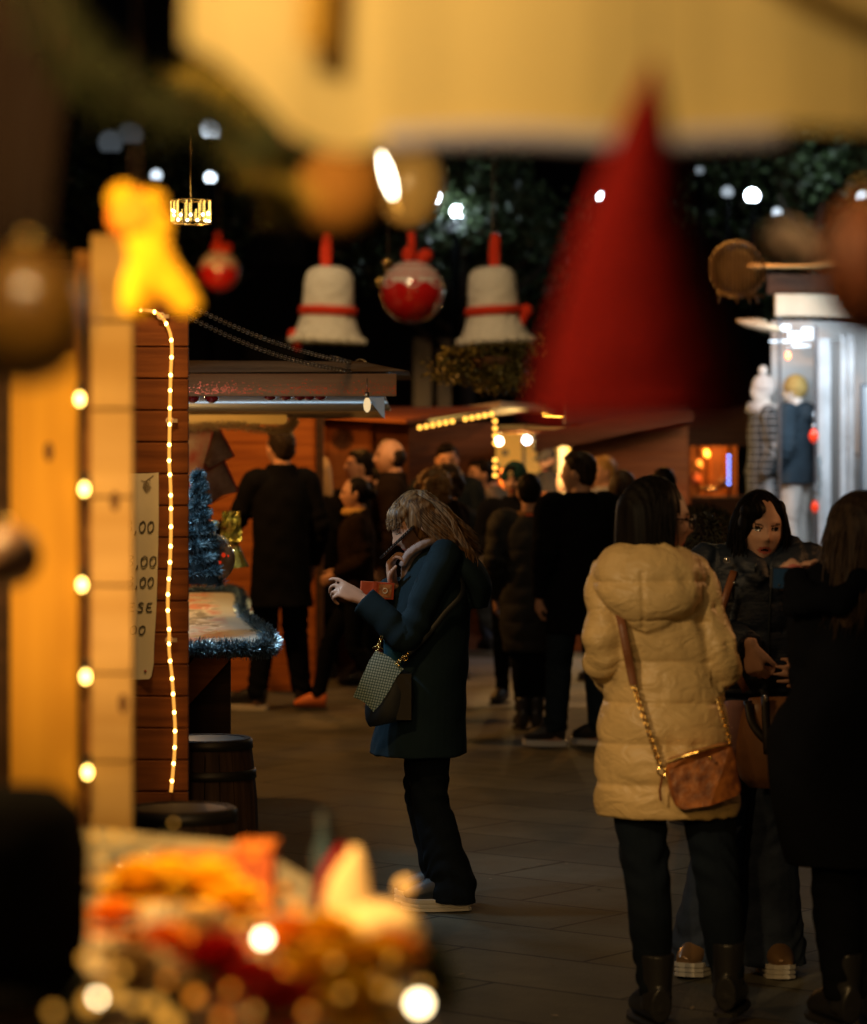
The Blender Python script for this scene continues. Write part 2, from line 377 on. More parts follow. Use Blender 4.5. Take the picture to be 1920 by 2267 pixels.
    # ---- trousers
    if trousers and trousk:
        g = G(); r0, r1, r2, r3 = [a*k for a in leg]
        g.loft([(hip+V((0,0,.10*k)), .14*k, .10*k), (hip, .168*k, .118*k), (hip-V((0,0,.07*k)), .155*k, .115*k)], 20, (1,0,0), 3, flat=True)
        for hx, kn, an in ((1, Vk(P['knR']), Vk(P['anR'])), (-1, Vk(P['knL']), Vk(P['anL']))):
            h0 = hip+V((hx*P['hw']*k, 0, -.02*k)); b = (bell or leg[3])*k
            rr = [(h0, r0, r0*1.08), (h0.lerp(kn, .5), (r0+r1)/2*1.02, (r0+r1)/2*1.08), (kn, r1, r1), (kn.lerp(an, .3), r2*1.05, r2*1.12), (kn.lerp(an, .65), (r2+b)/2, (r2+b)/2*1.05), (an+V((0,0,.02*k)), b, b*1.08), (an-V((0,0,(.055 if bell else .0)*k)), b*(1.05 if bell else 1.0), b*(1.12 if bell else 1.05))]
            g.loft(rr, 18, (1,0,0), 4)
        kk = k
        def tdisp(co):
            z = co[:, 2]/kk; x = co[:, 0]/kk; y = co[:, 1]/kk
            w_ = np.clip(1-np.abs(z-.50)/.12, 0, 1)+np.clip(1-np.abs(z-.13)/.12, 0, 1)*1.3+.25
            return .0034*kk*w_*np.sin(z*80+x*38+3*np.sin(y*22+x*15+z*9))*np.cos(x*26+y*31+z*11)*1.5
        link('trousers', voxmesh(g, vox*.9, 2, tdisp, 'trousers'), trousers, T.o)
    # ---- shoes
    if shoe:
        for hx, an in ((1, Vk(P['anR'])), (-1, Vk(P['anL']))):
            toe = V(P['toeR'] if hx > 0 else P['toeL']); tz = toe.z; toe.z = 0; toe.normalize(); side = V((toe.y, -toe.x, 0))
            g = G(); z0 = an.z-.085*k; up = V((0,0,1))
            base = V((an.x, an.y, z0))
            hgt = [.055, .06, .05, .036, .022]; off = [-.062, -.01, .07, .13, .178]; wd = [.034, .040, .046, .045, .026]
            sh_ = .028 if sole else .012
            g.loft([(base+toe*o*k+up*(sh_+h)*k, w_*k, h*k) for o, h, w_ in zip(off, hgt, wd)], 16, side, 3)
            if boots: g.loft([(base+toe*-.012*k+up*.05*k, .046*k, .052*k), (base+toe*-.012*k+up*.13*k, .047*k, .052*k), (base+toe*-.015*k+up*.22*k, .055*k, .058*k)], 16, side, 3)
            sm = voxmesh(g, vox*.8, 2, None, 'shoe'); so = link('shoe', sm, shoe, T.o)
            g = G(); th = .030*k if sole else .012*k
            outl = [(-.072,.022),(-.06,.036),(-.01,.043),(.07,.050),(.13,.050),(.17,.036),(.192,.012)]
            def sv(z, gz, e=0): return [base+toe*(o*k+(e if o > 0 else -e))+side*(w_*k+e)+up*(z+(max(0,o-.12)*.12*k)) for o, w_ in outl]+[base+toe*(o*k+(e if o > 0 else -e))-side*(w_*k+e)+up*(z+(max(0,o-.12)*.12*k)) for o, w_ in reversed(outl)]
            n_ = len(outl)*2
            if sole and sole[1]:
                lev = [(0,0),(th*.3,0),(th*.36,-.004),(th*.48,-.004),(th*.54,0),(th*.8,0),(th*.86,-.004),(th,-.004),(th*1.05,0),(th*1.5,0)]
            else: lev = [(0,0),(th,.0)]
            vs = []; [vs.extend(sv(a, 0, b)) for a, b in lev]
            fs = [(i*n_+q, i*n_+(q+1)%n_, (i+1)*n_+(q+1)%n_, (i+1)*n_+q) for i in range(len(lev)-1) for q in range(n_)]
            fs += [tuple(range(n_-1, -1, -1)), tuple((len(lev)-1)*n_+q for q in range(n_))]
            g.add(vs, fs)
            link('sole', g.mesh('sole', False), (sole[0] if sole else mat('dark_sole', (.012,.012,.012), .7)), so)
    # ---- coat
    if coat:
        g = G()
        st = coatst or [(.70,.20,.14,0),(.95,.185,.135,0),(1.08,.17,.125,0),(1.25,.185,.13,0),(1.36,.18,.115,0),(1.42,.115,.085,-.01),(1.47,.085,.08,-.01)]
        g.loft([(V((a[4] if len(a) > 4 else 0, a[3], a[0]))*k, a[1]*k, a[2]*k) for a in st], 36, (1,0,0), 5, flat=True)
        arms = []
        for sh, el, wr, sd in ((shR, Vk(P['elR']), Vk(P['wrR']), 1), (shL, Vk(P['elL']), Vk(P['wrL']), -1)):
            s_ = sleeve*k; c_ = cuff*k; wr2 = wr-(wr-el).normalized()*.005
            g.loft([(sh-V((sd*.08*k,0,.01*k)), s_*1.05, s_*1.1), (sh+V((sd*.0,0,.0)), s_*1.1, s_*1.14), (sh.lerp(el,.5), s_, s_*1.02), (el, s_*.92, s_*.96), (el.lerp(wr,.5), (s_+c_)/2, (s_+c_)/2), (wr2, c_, c_)], 20, (0,1,.2), 5)
            g.ell(el, s_*.93)
            arms.append((np.array(sh), np.array(el), np.array(wr)))
        if collar: g.loft([(neck-V((0,0,.03*k)), (collar+.015)*k, (collar+.01)*k), (neck+V((0,0,.03*k)), collar*k, collar*k)], 20, (1,0,0), 1, flat=True)
        if hood:
            for c_, r_, *rr in hood: g.ell(Vk(c_), tuple(q*k for q in r_), rotm(*rr) if rr else None, 24, 16)
        if hoodg: hoodg(g, k)
        kk = k
        def cdisp(co):
            x, y, z = co.T/kk; d = .0028*np.sin(z*42+x*17+2.5*np.sin(x*21+y*13))*np.cos(x*19-y*23+z*7)
            best = np.full(len(co), 9.); al = np.zeros(len(co)); acc_ = None
            for a, b, c in arms:
                for p, q, base in ((a, b, 0), (b, c, np.linalg.norm(b-a))):
                    dv = q-p; L = np.linalg.norm(dv); t = np.clip(((co-p) @ dv)/L**2, 0, 1); ds = np.linalg.norm(co-(p+t[:, None]*dv), axis=1)
                    mk = ds < best; best[mk] = ds[mk]; al[mk] = (base+t*L)[mk]
            inarm = (best < sleeve*kk*1.45) & (np.abs(co[:, 0]) > .135*kk)
            # creases at the elbow bend
            d += np.where(inarm, .005*np.sin(al/kk*85+x*9)*np.exp(-((al/kk-.29)/.1)**2), 0)
            if quilt:
                am, pz, pa = quilt[:3]
                u = np.where(inarm, al/kk/pa, (z+quilt[3])/pz)
                d += np.where(inarm, .6, 1.)*am*(np.abs(np.sin(np.pi*(u+.03*np.sin(x*11+y*9))))**.34-.80)
                d += .0058*np.sin(x*58+5*np.sin(z*13+al/kk*9+x*7)+y*45)*np.exp(-((u-np.round(u))/.24)**2)*(.6+.4*np.sin(x*17+z*9))
            if groove: d += groove(x, y, z)
            return d*kk
        me = voxmesh(g, vox*.9, 3, cdisp, 'coat'); link('coat', me, coat, T.o)
    # ---- hair
    if hair:
        g = G(); Hm = lambda p: Rm @ (V(p)*hk) + head
        if hairkind == 'short':
            g.ell(Hm((0,-.014,.028)), (.083*hk, .097*hk, .103*hk), Rm, 24, 16); g.ell(Hm((0,-.05,-.02)), (.072*hk, .05*hk, .06*hk), Rm)
            g.ell(Hm((.01,.04,.085)), (.06*hk, .05*hk, .035*hk), Rm)
        elif hairkind == 'bald':
            g.ell(Hm((0,-.028,.0)), (.083*hk, .075*hk, .075*hk), Rm, 24, 16)
        elif hairkind == 'bun':
            g.ell(Hm((0,-.016,.02)), (.084*hk, .098*hk, .108*hk), Rm, 24, 16); g.ell(Hm((0,-.12,.0)), (.04*hk,.04*hk,.04*hk), Rm)
        elif hairkind in ('bob', 'long'):
            g.ell(Hm((0,-.016,.016)), (.088*hk, .103*hk, .117*hk), Rm, 24, 18)
            Ld = hairL*k; hv = V(hang).normalized(); b0 = head+Rm @ V((0,-.05,.0))*hk
            wd = .085*k
            if hairL > .21 or hairkind == 'long': g.loft([(b0+V((0,0,.03)), wd*.9, .06*k), (b0+hv*Ld*.35, wd*1.1, .058*k), (b0+hv*Ld*.75, wd*1.15, .045*k), (b0+hv*Ld*1.02, wd*.9, .022*k)], 20, Rm @ V((1,0,0)), 4)
            if hairkind == 'bob' or hv.y > -.5:   # one smooth curtain round the sides and back, open at the face
                Rz = rotm(P['yaw']); o_ = lambda y, z: head+Rz @ V((0,y+bobshift,z))*hk; bl = min(hairL, .21)
                g.loft([(o_(-.022,.085), .060*hk, .060*hk), (o_(-.024,.05), .084*hk, .078*hk), (o_(-.026,0), .093*hk, .080*hk), (o_(-.030,-.06), .095*hk, .078*hk), (o_(-.034,-bl*.75), .097*hk, .074*hk), (o_(-.036,-bl), .088*hk, .066*hk), (o_(-.036,-bl-.012), .06*hk, .04*hk)], 28, Rz @ V((1,0,0)), 4, flat=True)
        elif hairkind == 'curly':
            for _ in range(60):
                v = V((random.gauss(0,1), random.gauss(0,1)-.5, random.gauss(0,1)+.4)).normalized(); g.ell(Hm((v.x*.095, v.y*.11-.02, v.z*.115+.005)), .03*hk, None, 8, 6)
            g.ell(Hm((0,-.02,.02)), (.085*hk, .098*hk, .11*hk), Rm, 20, 14)
        elif hairkind == 'hood':
            g.ell(Hm((0,-.03,.0)), (.115*hk, .12*hk, .135*hk), Rm, 20, 14)
        if hairfix: hairfix(g, Hm, hk)
        hd_ = lambda co: .0012*k*np.sin(co[:, 0]*260/k+co[:, 1]*190/k)+(.0035*k*np.sin(co[:, 0]*95/k+co[:, 2]*70)*np.sin(co[:, 1]*80/k-co[:, 2]*60) if hairkind in ('short','bald','bun') else 0)
        me = voxmesh(g, vox*.8, 2, hd_, 'hair'); 
        if strandn:
            g2 = G(); strands(g2, head, Rm, (.088*hk, .103*hk, .117*hk), strandn, hairL*k, hang, hairr*k, phi, curl=curl)
            bmm = bmesh.new(); bmm.from_mesh(me); tmp = g2.mesh('t'); bmm.from_mesh(tmp); bmm.to_mesh(me); bmm.free()
            me.polygons.foreach_set('use_smooth', [True]*len(me.polygons)); bpy.data.meshes.remove(tmp)
        link('hair', me, hair, T.o)
    T.head = head; T.Rm = Rm; T.k = hk
    return T
def glasses(T, m, r=.021):
    g = G(); f = lambda p: T.Rm @ (V(p)*T.k)+T.head
    for sx in (-1, 1):
        pts = [f((sx*.033+r*1.15*math.cos(a), .108-.006*abs(math.cos(a)), .006+r*math.sin(a))) for a in np.linspace(0, 2*math.pi, 19)]
        g.tube(pts, .0028, 6); g.tube([f((sx*.056,.106,.012)), f((sx*.084,.08,.012)), f((sx*.086,-.01,.006))], .0026, 6)
    g.tube([f((-.011,.110,.010)), f((0,.116,.012)), f((.011,.110,.010))], .0024, 6)
    T.part('glasses', g, m, smooth=True, world=False)
# ================================================================== SETTING
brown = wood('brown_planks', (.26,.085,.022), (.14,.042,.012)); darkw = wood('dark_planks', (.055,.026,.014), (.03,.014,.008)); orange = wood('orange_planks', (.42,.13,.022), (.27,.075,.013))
honey = wood('honey_board', (.72,.38,.05), (.58,.29,.035), scale=3, along='z'); pale = wood('pale_board', (.66,.43,.20), (.54,.33,.13), scale=3); tanw = wood('tan_board', (.40,.28,.15), (.30,.20,.10))
metal = mat('dull_metal', (.35,.30,.22), .35, 1); gold = mat('gold', (.9,.6,.2), .25, 1); black = mat('black_plastic', (.012,.012,.014), .35)
def paver():
    m = bpy.data.materials.new('pavers'); m.use_nodes = True; nt = m.node_tree; p = nt.nodes['Principled BSDF']
    tc = nd(nt, 'ShaderNodeTexCoord'); mp = nd(nt, 'ShaderNodeMapping'); mp.inputs['Rotation'].default_value = (0, 0, R(38)); nt.links.new(tc.outputs['Object'], mp.inputs[0])
    b = nd(nt, 'ShaderNodeTexBrick'); b.inputs['Scale'].default_value = 1; b.inputs['Brick Width'].default_value = 1.0; b.inputs['Row Height'].default_value = .5
    b.inputs['Mortar Size'].default_value = .009; b.inputs['Mortar Smooth'].default_value = .3; b.inputs['Color1'].default_value = (.125,.120,.088,1); b.inputs['Color2'].default_value = (.095,.092,.068,1); b.inputs['Mortar'].default_value = (.03,.028,.026,1)
    nt.links.new(mp.outputs[0], b.inputs[0])
    n = nd(nt, 'ShaderNodeTexNoise'); n.inputs['Scale'].default_value = 1.3; n.inputs['Detail'].default_value = 9; n.inputs['Roughness'].default_value = .65; nt.links.new(mp.outputs[0], n.inputs[0])
    mr = nd(nt, 'ShaderNodeMapRange'); mr.inputs[1].default_value = .3; mr.inputs[2].default_value = .7; mr.inputs[3].default_value = .42; mr.inputs[4].default_value = 1.3; nt.links.new(n.outputs[0], mr.inputs[0])
    mx = nd(nt, 'ShaderNodeVectorMath', operation='SCALE'); nt.links.new(b.outputs[0], mx.inputs[0]); nt.links.new(mr.outputs[0], mx.inputs['Scale']); nt.links.new(mx.outputs[0], p.inputs['Base Color'])
    n2 = nd(nt, 'ShaderNodeTexNoise'); n2.inputs['Scale'].default_value = 60; n2.inputs['Detail'].default_value = 4; nt.links.new(mp.outputs[0], n2.inputs[0])
    ma = nd(nt, 'ShaderNodeMath', operation='MULTIPLY_ADD'); ma.inputs[1].default_value = -1.6; nt.links.new(b.outputs['Fac'], ma.inputs[0]); nt.links.new(n2.outputs[0], ma.inputs[2])
    bp = nd(nt, 'ShaderNodeBump'); bp.inputs['Strength'].default_value = .7; bp.inputs['Distance'].default_value = .006; nt.links.new(ma.outputs[0], bp.inputs['Height']); nt.links.new(bp.outputs[0], p.inputs['Normal'])
    mr2 = nd(nt, 'ShaderNodeMapRange'); mr2.inputs[3].default_value = .62; mr2.inputs[4].default_value = .9; p.inputs['Specular IOR Level'].default_value = .3; nt.links.new(n.outputs[0], mr2.inputs[0]); nt.links.new(mr2.outputs[0], p.inputs['Roughness'])
    return m
g = G(); g.quad([(-80,-20,0),(80,-20,0),(80,140,0),(-80,140,0)]); struct('ground', g, paver())
g = G()
for _ in range(260):
    y_ = random.uniform(5, 22); x_ = random.uniform(-.12, .16)*y_; a = random.random()*6.3; l = random.uniform(.006,.022); c = V((x_, y_, .006)); d = V((math.cos(a), math.sin(a), random.uniform(-.1,.2)))*l; e = V((-math.sin(a), math.cos(a), .1))*l*.45
    g.add([c-d, c+e, c+d, c-e], [(0,1,2,3)])
single('litter', None, None, g, mat('litter', (.30,.24,.15), .8, var=.8, vscale=20), kind='stuff')
# bluish light on the ground behind the walkers, painted as a paler strip
g = G(); g.quad([(-.2,20.4,.004),(6,20.4,.004),(6,25.2,.004),(-.2,25.2,.004)]); struct('lit_ground_strip', g, mat('pale_lit_paving', (.20,.21,.215), .7, bump=.4, bscale=40, var=.25, vscale=3))

def planks(g, x0, x1, y, z0, z1, pitch, th=.03, gap=.006, face=0):
    z = z0
    while z < z1-.01:
        h = min(pitch, z1-z); g.span((x0, y, z+gap/2), (x1, y+th, z+h-gap/2)); z += pitch
    g.span((x0+.004, y+th*.35, z0), (x1-.004, y+th+.02, z1))
def line_pts(p, d, n): return [p+d*i for i in range(n)]
bulb_w = glow('warm_bulb', (1,.55,.12), 13); tube_w = mat('light_tube_plastic', (.7,.45,.2), .3, emit=(1,.42,.06), es=1.0)

# ---- hut with the price list (its end panel of dark planks)
y0 = depth(680); X = lambda px, s=680: (px-960)/s; Z = lambda py, s=680: EYE-(py-HZ)/s
hb = Thing('wooden_hut', 'dark plank hut wall carrying the handwritten price list and rope light', 'hut', (X(330), y0, 0))
g = G(); planks(g, -2.3, X(417), y0, 0, Z(640), .1035, gap=.005); hb.part('front_wall', g, brown, bevel=.003)
g = G()
for i in range(int(Z(640)/.1035)):
    a = V((X(417)-.012, y0+.052, i*.1035+.003)); b = V((-1.5, y0+3.0, i*.1035+.003)); u = V((0,0,.098)); t = V((-.03,-.01,0))
    g.hexa([a, b, b+u, a+u, a+t, b+t, b+t+u, a+t+u])
hb.part('side_wall', g, brown)
g = G(); g.hexa([V((-2.4,y0-.05,2.29)), V((X(408),y0-.05,2.285)), V((-1.35,y0+3.1,2.5)), V((-2.4,y0+3.1,2.5)), V((-2.4,y0-.05,2.33)), V((X(408),y0-.05,2.325)), V((-1.35,y0+3.1,2.54)), V((-2.4,y0+3.1,2.54))]); hb.part('roof', g, darkw)
# rope light
rp = [(262,692),(300,688),(340,690),(362,705),(378,738),(382,775),(380,812),(378,880),(377,945),(376,1020),(379,1075),(380,1160),(378,1240),(374,1300),(373,1345),(376,1400),(376,1440),(382,1495),(386,1555),(389,1610),(388,1660),(384,1710),(380,1752)]
pts = catmull([np.array(V((X(a), y0-.022, Z(b)))) for a, b in rp], 5)
T = Thing('rope_light', 'glowing amber rope light running up the dark plank wall beside the price list', 'rope light', V(pts[-1]))
g = G(); g.tube(pts, .0055, 8); T.part('tube', g, tube_w, smooth=True)
L = [0]; 
for a, b in zip(pts, pts[1:]): L.append(L[-1]+np.linalg.norm(b-a))
nb = 31
for i in range(nb):
    d = L[-1]*(i+.3+random.uniform(-.13,.13))/nb; j = max(k for k in range(len(L)) if L[k] <= d); j = min(j, len(pts)-2); t = (d-L[j])/(L[j+1]-L[j]); p = pts[j]*(1-t)+pts[j+1]*t
    g = G(); g.ell(p-np.array((0,.003,0)), (.006,.006,.0075), None, 8, 6); T.part('bulb', g, bulb_w, smooth=True)
for py in (702, 932, 1415):
    g = G(); q = min(pts, key=lambda c: abs(c[2]-Z(py))); g.torus(q, .011, .003, Matrix.Rotation(R(70), 3, 'X'), 12, 6); g.box(q+np.array((.016,.006,0)), (.018,.012,.012)); T.part('clip', g, mat('clip', (.7,.5,.3), .4), smooth=False)
# price list, a long sheet hung from its top edge
T = Thing('price_list', 'tall cream paper with handwritten 3,00 prices pinned to dark planks', 'sign', V((X(320), y0-.03, Z(1505))))
cols = [(1048,352),(1150,352),(1250,350),(1350,347),(1430,342),(1470,341),(1498,337),(1504,332)]
g = G(); vs = []
for py, px in cols:
    for k, xx in enumerate(np.linspace(196, px, 7)): vs.append((X(xx), y0-.012-.002*math.sin(py*.02+k)-(.02 if py > 1490 and k == 6 else 0), Z(py-(0 if k < 6 else 2))))
n = len(cols); g.add(vs, [(i*7+k, (i+1)*7+k, (i+1)*7+k+1, i*7+k+1) for i in range(n-1) for k in range(6)])
g.add([(a, b+.0012, c) for a, b, c in vs], [(i*7+k, i*7+k+1, (i+1)*7+k+1, (i+1)*7+k) for i in range(n-1) for k in range(6)])
T.part('paper', g, mat('cream_paper', (.82,.72,.52), .8, bump=.1, bscale=6, var=.12, vscale=3), smooth=True)
GL = {'3': [[(0,.95),(.45,1),(.62,.8),(.25,.55),(.6,.4),(.55,.1),(.1,0),(-.1,.1)]], '0': [[(.35,.95),(.02,.7),(.05,.15),(.35,0),(.65,.3),(.62,.8),(.35,.95),(.3,.9)]], ',': [[(.15,.12),(.12,-.1),(0,-.3)]],
      'E': [[(.6,.95),(.1,.9),(.02,.5),(.05,.08),(.65,.05)],[(.05,.5),(.5,.52)]], 'S': [[(.6,.9),(.3,1),(.05,.75),(.5,.45),(.45,.05),(0,.05)]]}
def write(txt, px, py, h, wd, sl=.12):
    g = G(); x = px
    for ch in txt:
        for st in GL[ch]:
            q = catmull([np.array((X(x+(a+sl*b)*wd), y0-.0158, Z(py-b*h))) for a, b in st], 4); g.tube(q, .0021, 5)
        x += wd*(.55 if ch == ',' else 1.02)
    T.part('writing', g, mat('marker_ink', (.02,.014,.012), .6))
for txt, px, py, h, wd in (('3,00', 281, 1178, 25, 18), ('3,00', 283, 1254, 24, 19), ('3,00', 284, 1299, 22, 17), ('ESE', 286, 1354, 20, 19), ('3,00', 262, 1404, 20, 18)): write(txt, px, py, h, wd)
g = G()
for i in range(22):
    a = i*2.4; r = 3+i*.35; g.torus(V((X(324+math.cos(a)*r*.75+i*.1), y0-.0158, Z(1082-6*0+math.sin(a)*r*1.25-4))), .0032, .0007, Matrix.Rotation(R(90), 3, 'X'), 10, 4)
g.tube([V((X(a), y0-.0158, Z(b))) for a, b in ((324,1072),(328,1062),(336,1056),(341,1052))], .0012, 5); g.tube([V((X(a), y0-.0158, Z(b))) for a, b in ((314,1063),(322,1066),(330,1060),(334,1064))], .001, 5)
T.part('grape_drawing', g, mat('pencil', (.25,.19,.12), .8))
g = G(); g.ell(V((X(323), y0-.02, Z(1485))), .0045, None, 10, 8); T.part('pin', g, mat('red_pin', (.3,.02,.01), .4), smooth=True)

# ---- chain pair between the hut and the awning
A = at(345, 640, 668); B = at(792, 806, 515)
for n_, (off, lab) in enumerate((((0,0,0), 'upper of the two slack chains holding up the awning'), ((0,0,-.035), 'lower of the two slack chains holding up the awning'))):
    T = Thing('chain', lab, 'chain', A+V(off), 0, 'chains that hold the awning'); g = G(); N = 96
    for i in range(N):
        t = (i+.5)/N; p = A.lerp(B, t)+V(off)-V((0,0,.035*math.sin(math.pi*t)*(1+.3*n_))); d = (B-A)-V((0,0,.035*math.pi*math.cos(math.pi*t))); q = d.to_track_quat('X', 'Z').to_matrix()
        rr = q @ Matrix.Rotation(R(90*(i % 2)+20), 3, 'X'); l = (B-A).length/N*.66; w_ = .0075
        g.tube([p+rr @ V((l*a, w_*b, 0)) for a, b in ((-.6,1),(.6,1),(1,.5),(1,-.5),(.6,-1),(-.6,-1),(-1,-.5),(-1,.5),(-.6,1))], .0022, 5)
    T.part('links', g, metal, smooth=True)
    if n_ == 0:
        g = G(); g.torus(B+V((.012,0,-.005)), .026, .006, Matrix.Rotation(R(80), 3, 'X'), 18, 8); T.part('ring', g, metal, smooth=True)
        g = G(); g.tube([B+V((-.09,0,.02)), B+V((-.09,0,-.04))], .007, 8); g.tube([B+V((-.12,0,.035)), B+V((-.09,0,.03)), B+V((0,0,0))], .006, 8); T.part('hook', g, metal, smooth=True)

# ---- stall behind it: awning, counter, goods
sa = 520; ya = depth(sa); yf = depth(418)
st = Thing('market_stall', 'wooden stall with raised awning flap, pale lining and tinsel edged counter', 'stall', (X(600, sa), ya, 0))
g = G(); xl, xr = X(330, sa), X(878, sa)
g.hexa([V((xl, ya-.02, Z(797,sa))), V((X(800,sa), ya-.02, Z(800,sa))), V((X(908,sa), ya-.02, Z(822,sa))), V((xl, ya-.02, Z(826,sa))), V((xl, yf, Z(797,sa)+.05)), V((X(800,sa), yf, Z(800,sa)+.05)), V((X(900,sa), yf, Z(822,sa)+.03)), V((xl, yf, Z(826,sa)+.02))]); st.part('roof', g, wood('awning_boards', (.26,.15,.07), (.13,.07,.03), .45, scale=10), bevel=.003)
g = G(); g.span((xl, ya, Z(877,sa)), (xr, ya+.025, Z(827,sa))); fas = st.part('fascia', g, wood('fascia_board', (.42,.21,.085), (.33,.15,.06)), bevel=.002)
g = G()
for i in range(900):
    x = random.uniform(xl, xr); k = .4+.6*math.sin(x*9)**2
    if random.random() > k: continue
    z = Z(872,sa)+abs(random.gauss(0,.022)); 
    if z > Z(834,sa): continue
    r = random.uniform(.0015,.004); g.box((x, ya-.001, z), (r, .002, r), Matrix.Rotation(random.random()*3, 3, 'Y'))
st.part('glitter', g, mat('red_glitter', (.75,.10,.04), .3, .6), parent=fas)
g = G(); zn_, zf_ = Z(878,sa), EYE+75/418; g.hexa([V((xl,ya+.03,zn_)), V((X(852,sa),ya+.03,zn_)), V((X(865,418),yf-.01,zf_)), V((xl-.3,yf-.01,zf_)), V((xl,ya+.03,zn_+.01)), V((X(852,sa),ya+.03,zn_+.01)), V((X(865,418),yf-.01,zf_+.01)), V((xl-.3,yf-.01,zf_+.01))])
g.hexa([V((X(812,sa),ya+.03,Z(878,sa))), V((X(851,sa),ya+.03,Z(878,sa))), V((X(852,sa),ya+.03,Z(927,sa))), V((X(845,sa),ya+.03,Z(921,sa))), V((X(812,sa),ya+.036,Z(878,sa))), V((X(851,sa),ya+.036,Z(878,sa))), V((X(852,sa),ya+.036,Z(927,sa))), V((X(845,sa),ya+.036,Z(921,sa)))])
st.part('lining', g, mat('pale_lining', (.55,.62,.68), .6, bump=.3, bscale=5, var=.15, vscale=3))
# far edge beam, yellow beam and orange back wall
g = G(); g.span((X(560,418)-.9, yf, Z(926,418)), (X(850,418), yf+.05, Z(909,418))); st.part('rear_beam', g, tanw)
g = G(); g.span((X(380,430), depth(430), Z(940,430)), (X(635,430), depth(430)+.06, Z(918,430))); st.part('header_beam', g, mat('yellow_beam', (.75,.52,.16), .5, var=.1))
g = G(); planks(g, X(300,312), X(705,312), depth(312), 0, Z(895,312), .16); st.part('back_wall', g, orange)
g = G(); g.span((X(700,312), depth(312)-.05, 0), (X(716,312), depth(312)+.1, Z(890,312))); st.part('corner_post', g, darkw)
def tin(g, path, r, n, L=.03, w_=.0014, rnd=random):
    P = catmull([np.array(p, float) for p in path], 12)
    for _ in range(n):
        t = rnd.random()*(len(P)-1); i = min(int(t), len(P)-2); c = V(P[i]*(1-t+i)+P[i+1]*(t-i))
        d = V((rnd.gauss(0,1), rnd.gauss(0,1), rnd.gauss(0,1))).normalized(); s = d.orthogonal().normalized()*w_; l = r*rnd.uniform(.6, 1.1)
        g.add([c+d*.004-s, c+d*.004+s, c+d*l+s*.6, c+d*l-s*.6], [(0,1,2,3)])
silver = mat('silver_tinsel', (.42,.55,.62), .28, .85); blueish = mat('dark_tinsel', (.10,.17,.21), .3, .8); goldt = mat('gold_tinsel', (.6,.45,.25), .4, .6)
g = G(); s_ = 432; tin(g, [at(380,948,s_), at(500,942,s_), at(600,952,s_), at(638,948,s_), at(652,930,s_)], .035, 2600); single('tinsel_garland', 'gold tinsel garland hanging under the yellow beam', 'garland', g, goldt, at(500,948,s_))
# counter: surface runs away from the camera
zc = EYE-445/560; yn = depth(560); yz = 6800*(EYE-zc)/(1312-HZ)
ct = Thing('display_counter', 'counter under red and white printed cloth beside the rope lit wall', 'counter', (X(500,560), yn, 0))
pn = [V((-1.25, yn, zc)), V((X(590,560), yn, zc)), V((X(518, 6800/yz), yz, zc)), V((-1.9, yz, zc))]
u = V((0,0,.035)); g = G(); g.hexa([p-u*1.3 for p in pn]+[p-V((0,0,.012)) for p in pn]); ct.part('board', g, mat('redwood', (.17,.06,.025), .6, var=.4, vscale=5, stretch=(.5,5,5)))
def runner():
    m = bpy.data.materials.new('printed_cloth'); m.use_nodes = True; nt = m.node_tree; p = nt.nodes['Principled BSDF']; p.inputs['Roughness'].default_value = .6
    tc = nd(nt, 'ShaderNodeTexCoord')
    def ramp(sc, st, stops, loc=(0,0,0)):
        mp = nd(nt, 'ShaderNodeMapping'); mp.inputs['Scale'].default_value = st; mp.inputs['Location'].default_value = loc; nt.links.new(tc.outputs['Object'], mp.inputs[0])
        n = nd(nt, 'ShaderNodeTexNoise'); n.inputs['Scale'].default_value = sc; n.inputs['Detail'].default_value = 3; nt.links.new(mp.outputs[0], n.inputs[0])
        c = nd(nt, 'ShaderNodeValToRGB'); c.color_ramp.interpolation = 'LINEAR'
        while len(c.color_ramp.elements) < len(stops): c.color_ramp.elements.new(.5)
        for e, (q, k) in zip(c.color_ramp.elements, stops): e.position = q; e.color = (*k, 1)
        nt.links.new(n.outputs[0], c.inputs[0]); return c
    a = ramp(3.2, (1.6,.55,1), [(0,(.05,.09,.09)),(.40,(.10,.13,.12)),(.47,(.62,.60,.52)),(.55,(.55,.10,.06)),(.62,(.60,.14,.08)),(.70,(.18,.16,.12))])
    k = ramp(9, (1.5,.6,1), [(0,(0,0,0)),(.60,(0,0,0)),(.64,(1,1,1)),(1,(1,1,1))], (3,1,0))
    mx = nd(nt, 'ShaderNodeMix', data_type='RGBA'); nt.links.new(k.outputs[0], mx.inputs[0]); nt.links.new(a.outputs[0], mx.inputs[6]); mx.inputs[7].default_value = (.8,.8,.72,1)
    # plain pale border along the free edge
    sp = nd(nt, 'ShaderNodeSeparateXYZ'); nt.links.new(tc.outputs['Object'], sp.inputs[0])
    e = nd(nt, 'ShaderNodeMath', operation='MULTIPLY_ADD'); e.inputs[1].default_value = (X(590,560)-X(518,6800/yz))/(yz-yn); nt.links.new(sp.outputs[1], e.inputs[0]); nt.links.new(sp.outputs[0], e.inputs[2])
    mr = nd(nt, 'ShaderNodeMapRange'); ed = X(590,560)-X(500,560); mr.inputs[1].default_value = ed-.17; mr.inputs[2].default_value = ed-.10; nt.links.new(e.outputs[0], mr.inputs[0])
    m2 = nd(nt, 'ShaderNodeMix', data_type='RGBA'); nt.links.new(mr.outputs[0], m2.inputs[0]); nt.links.new(mx.outputs[2], m2.inputs[6]); m2.inputs[7].default_value = (.45,.52,.50,1)
    nt.links.new(m2.outputs[2], p.inputs['Base Color']); return m
g = G(); g.hexa([p-V((0,0,.011)) for p in pn]+list(pn)); ct.part('cloth', g, runner())
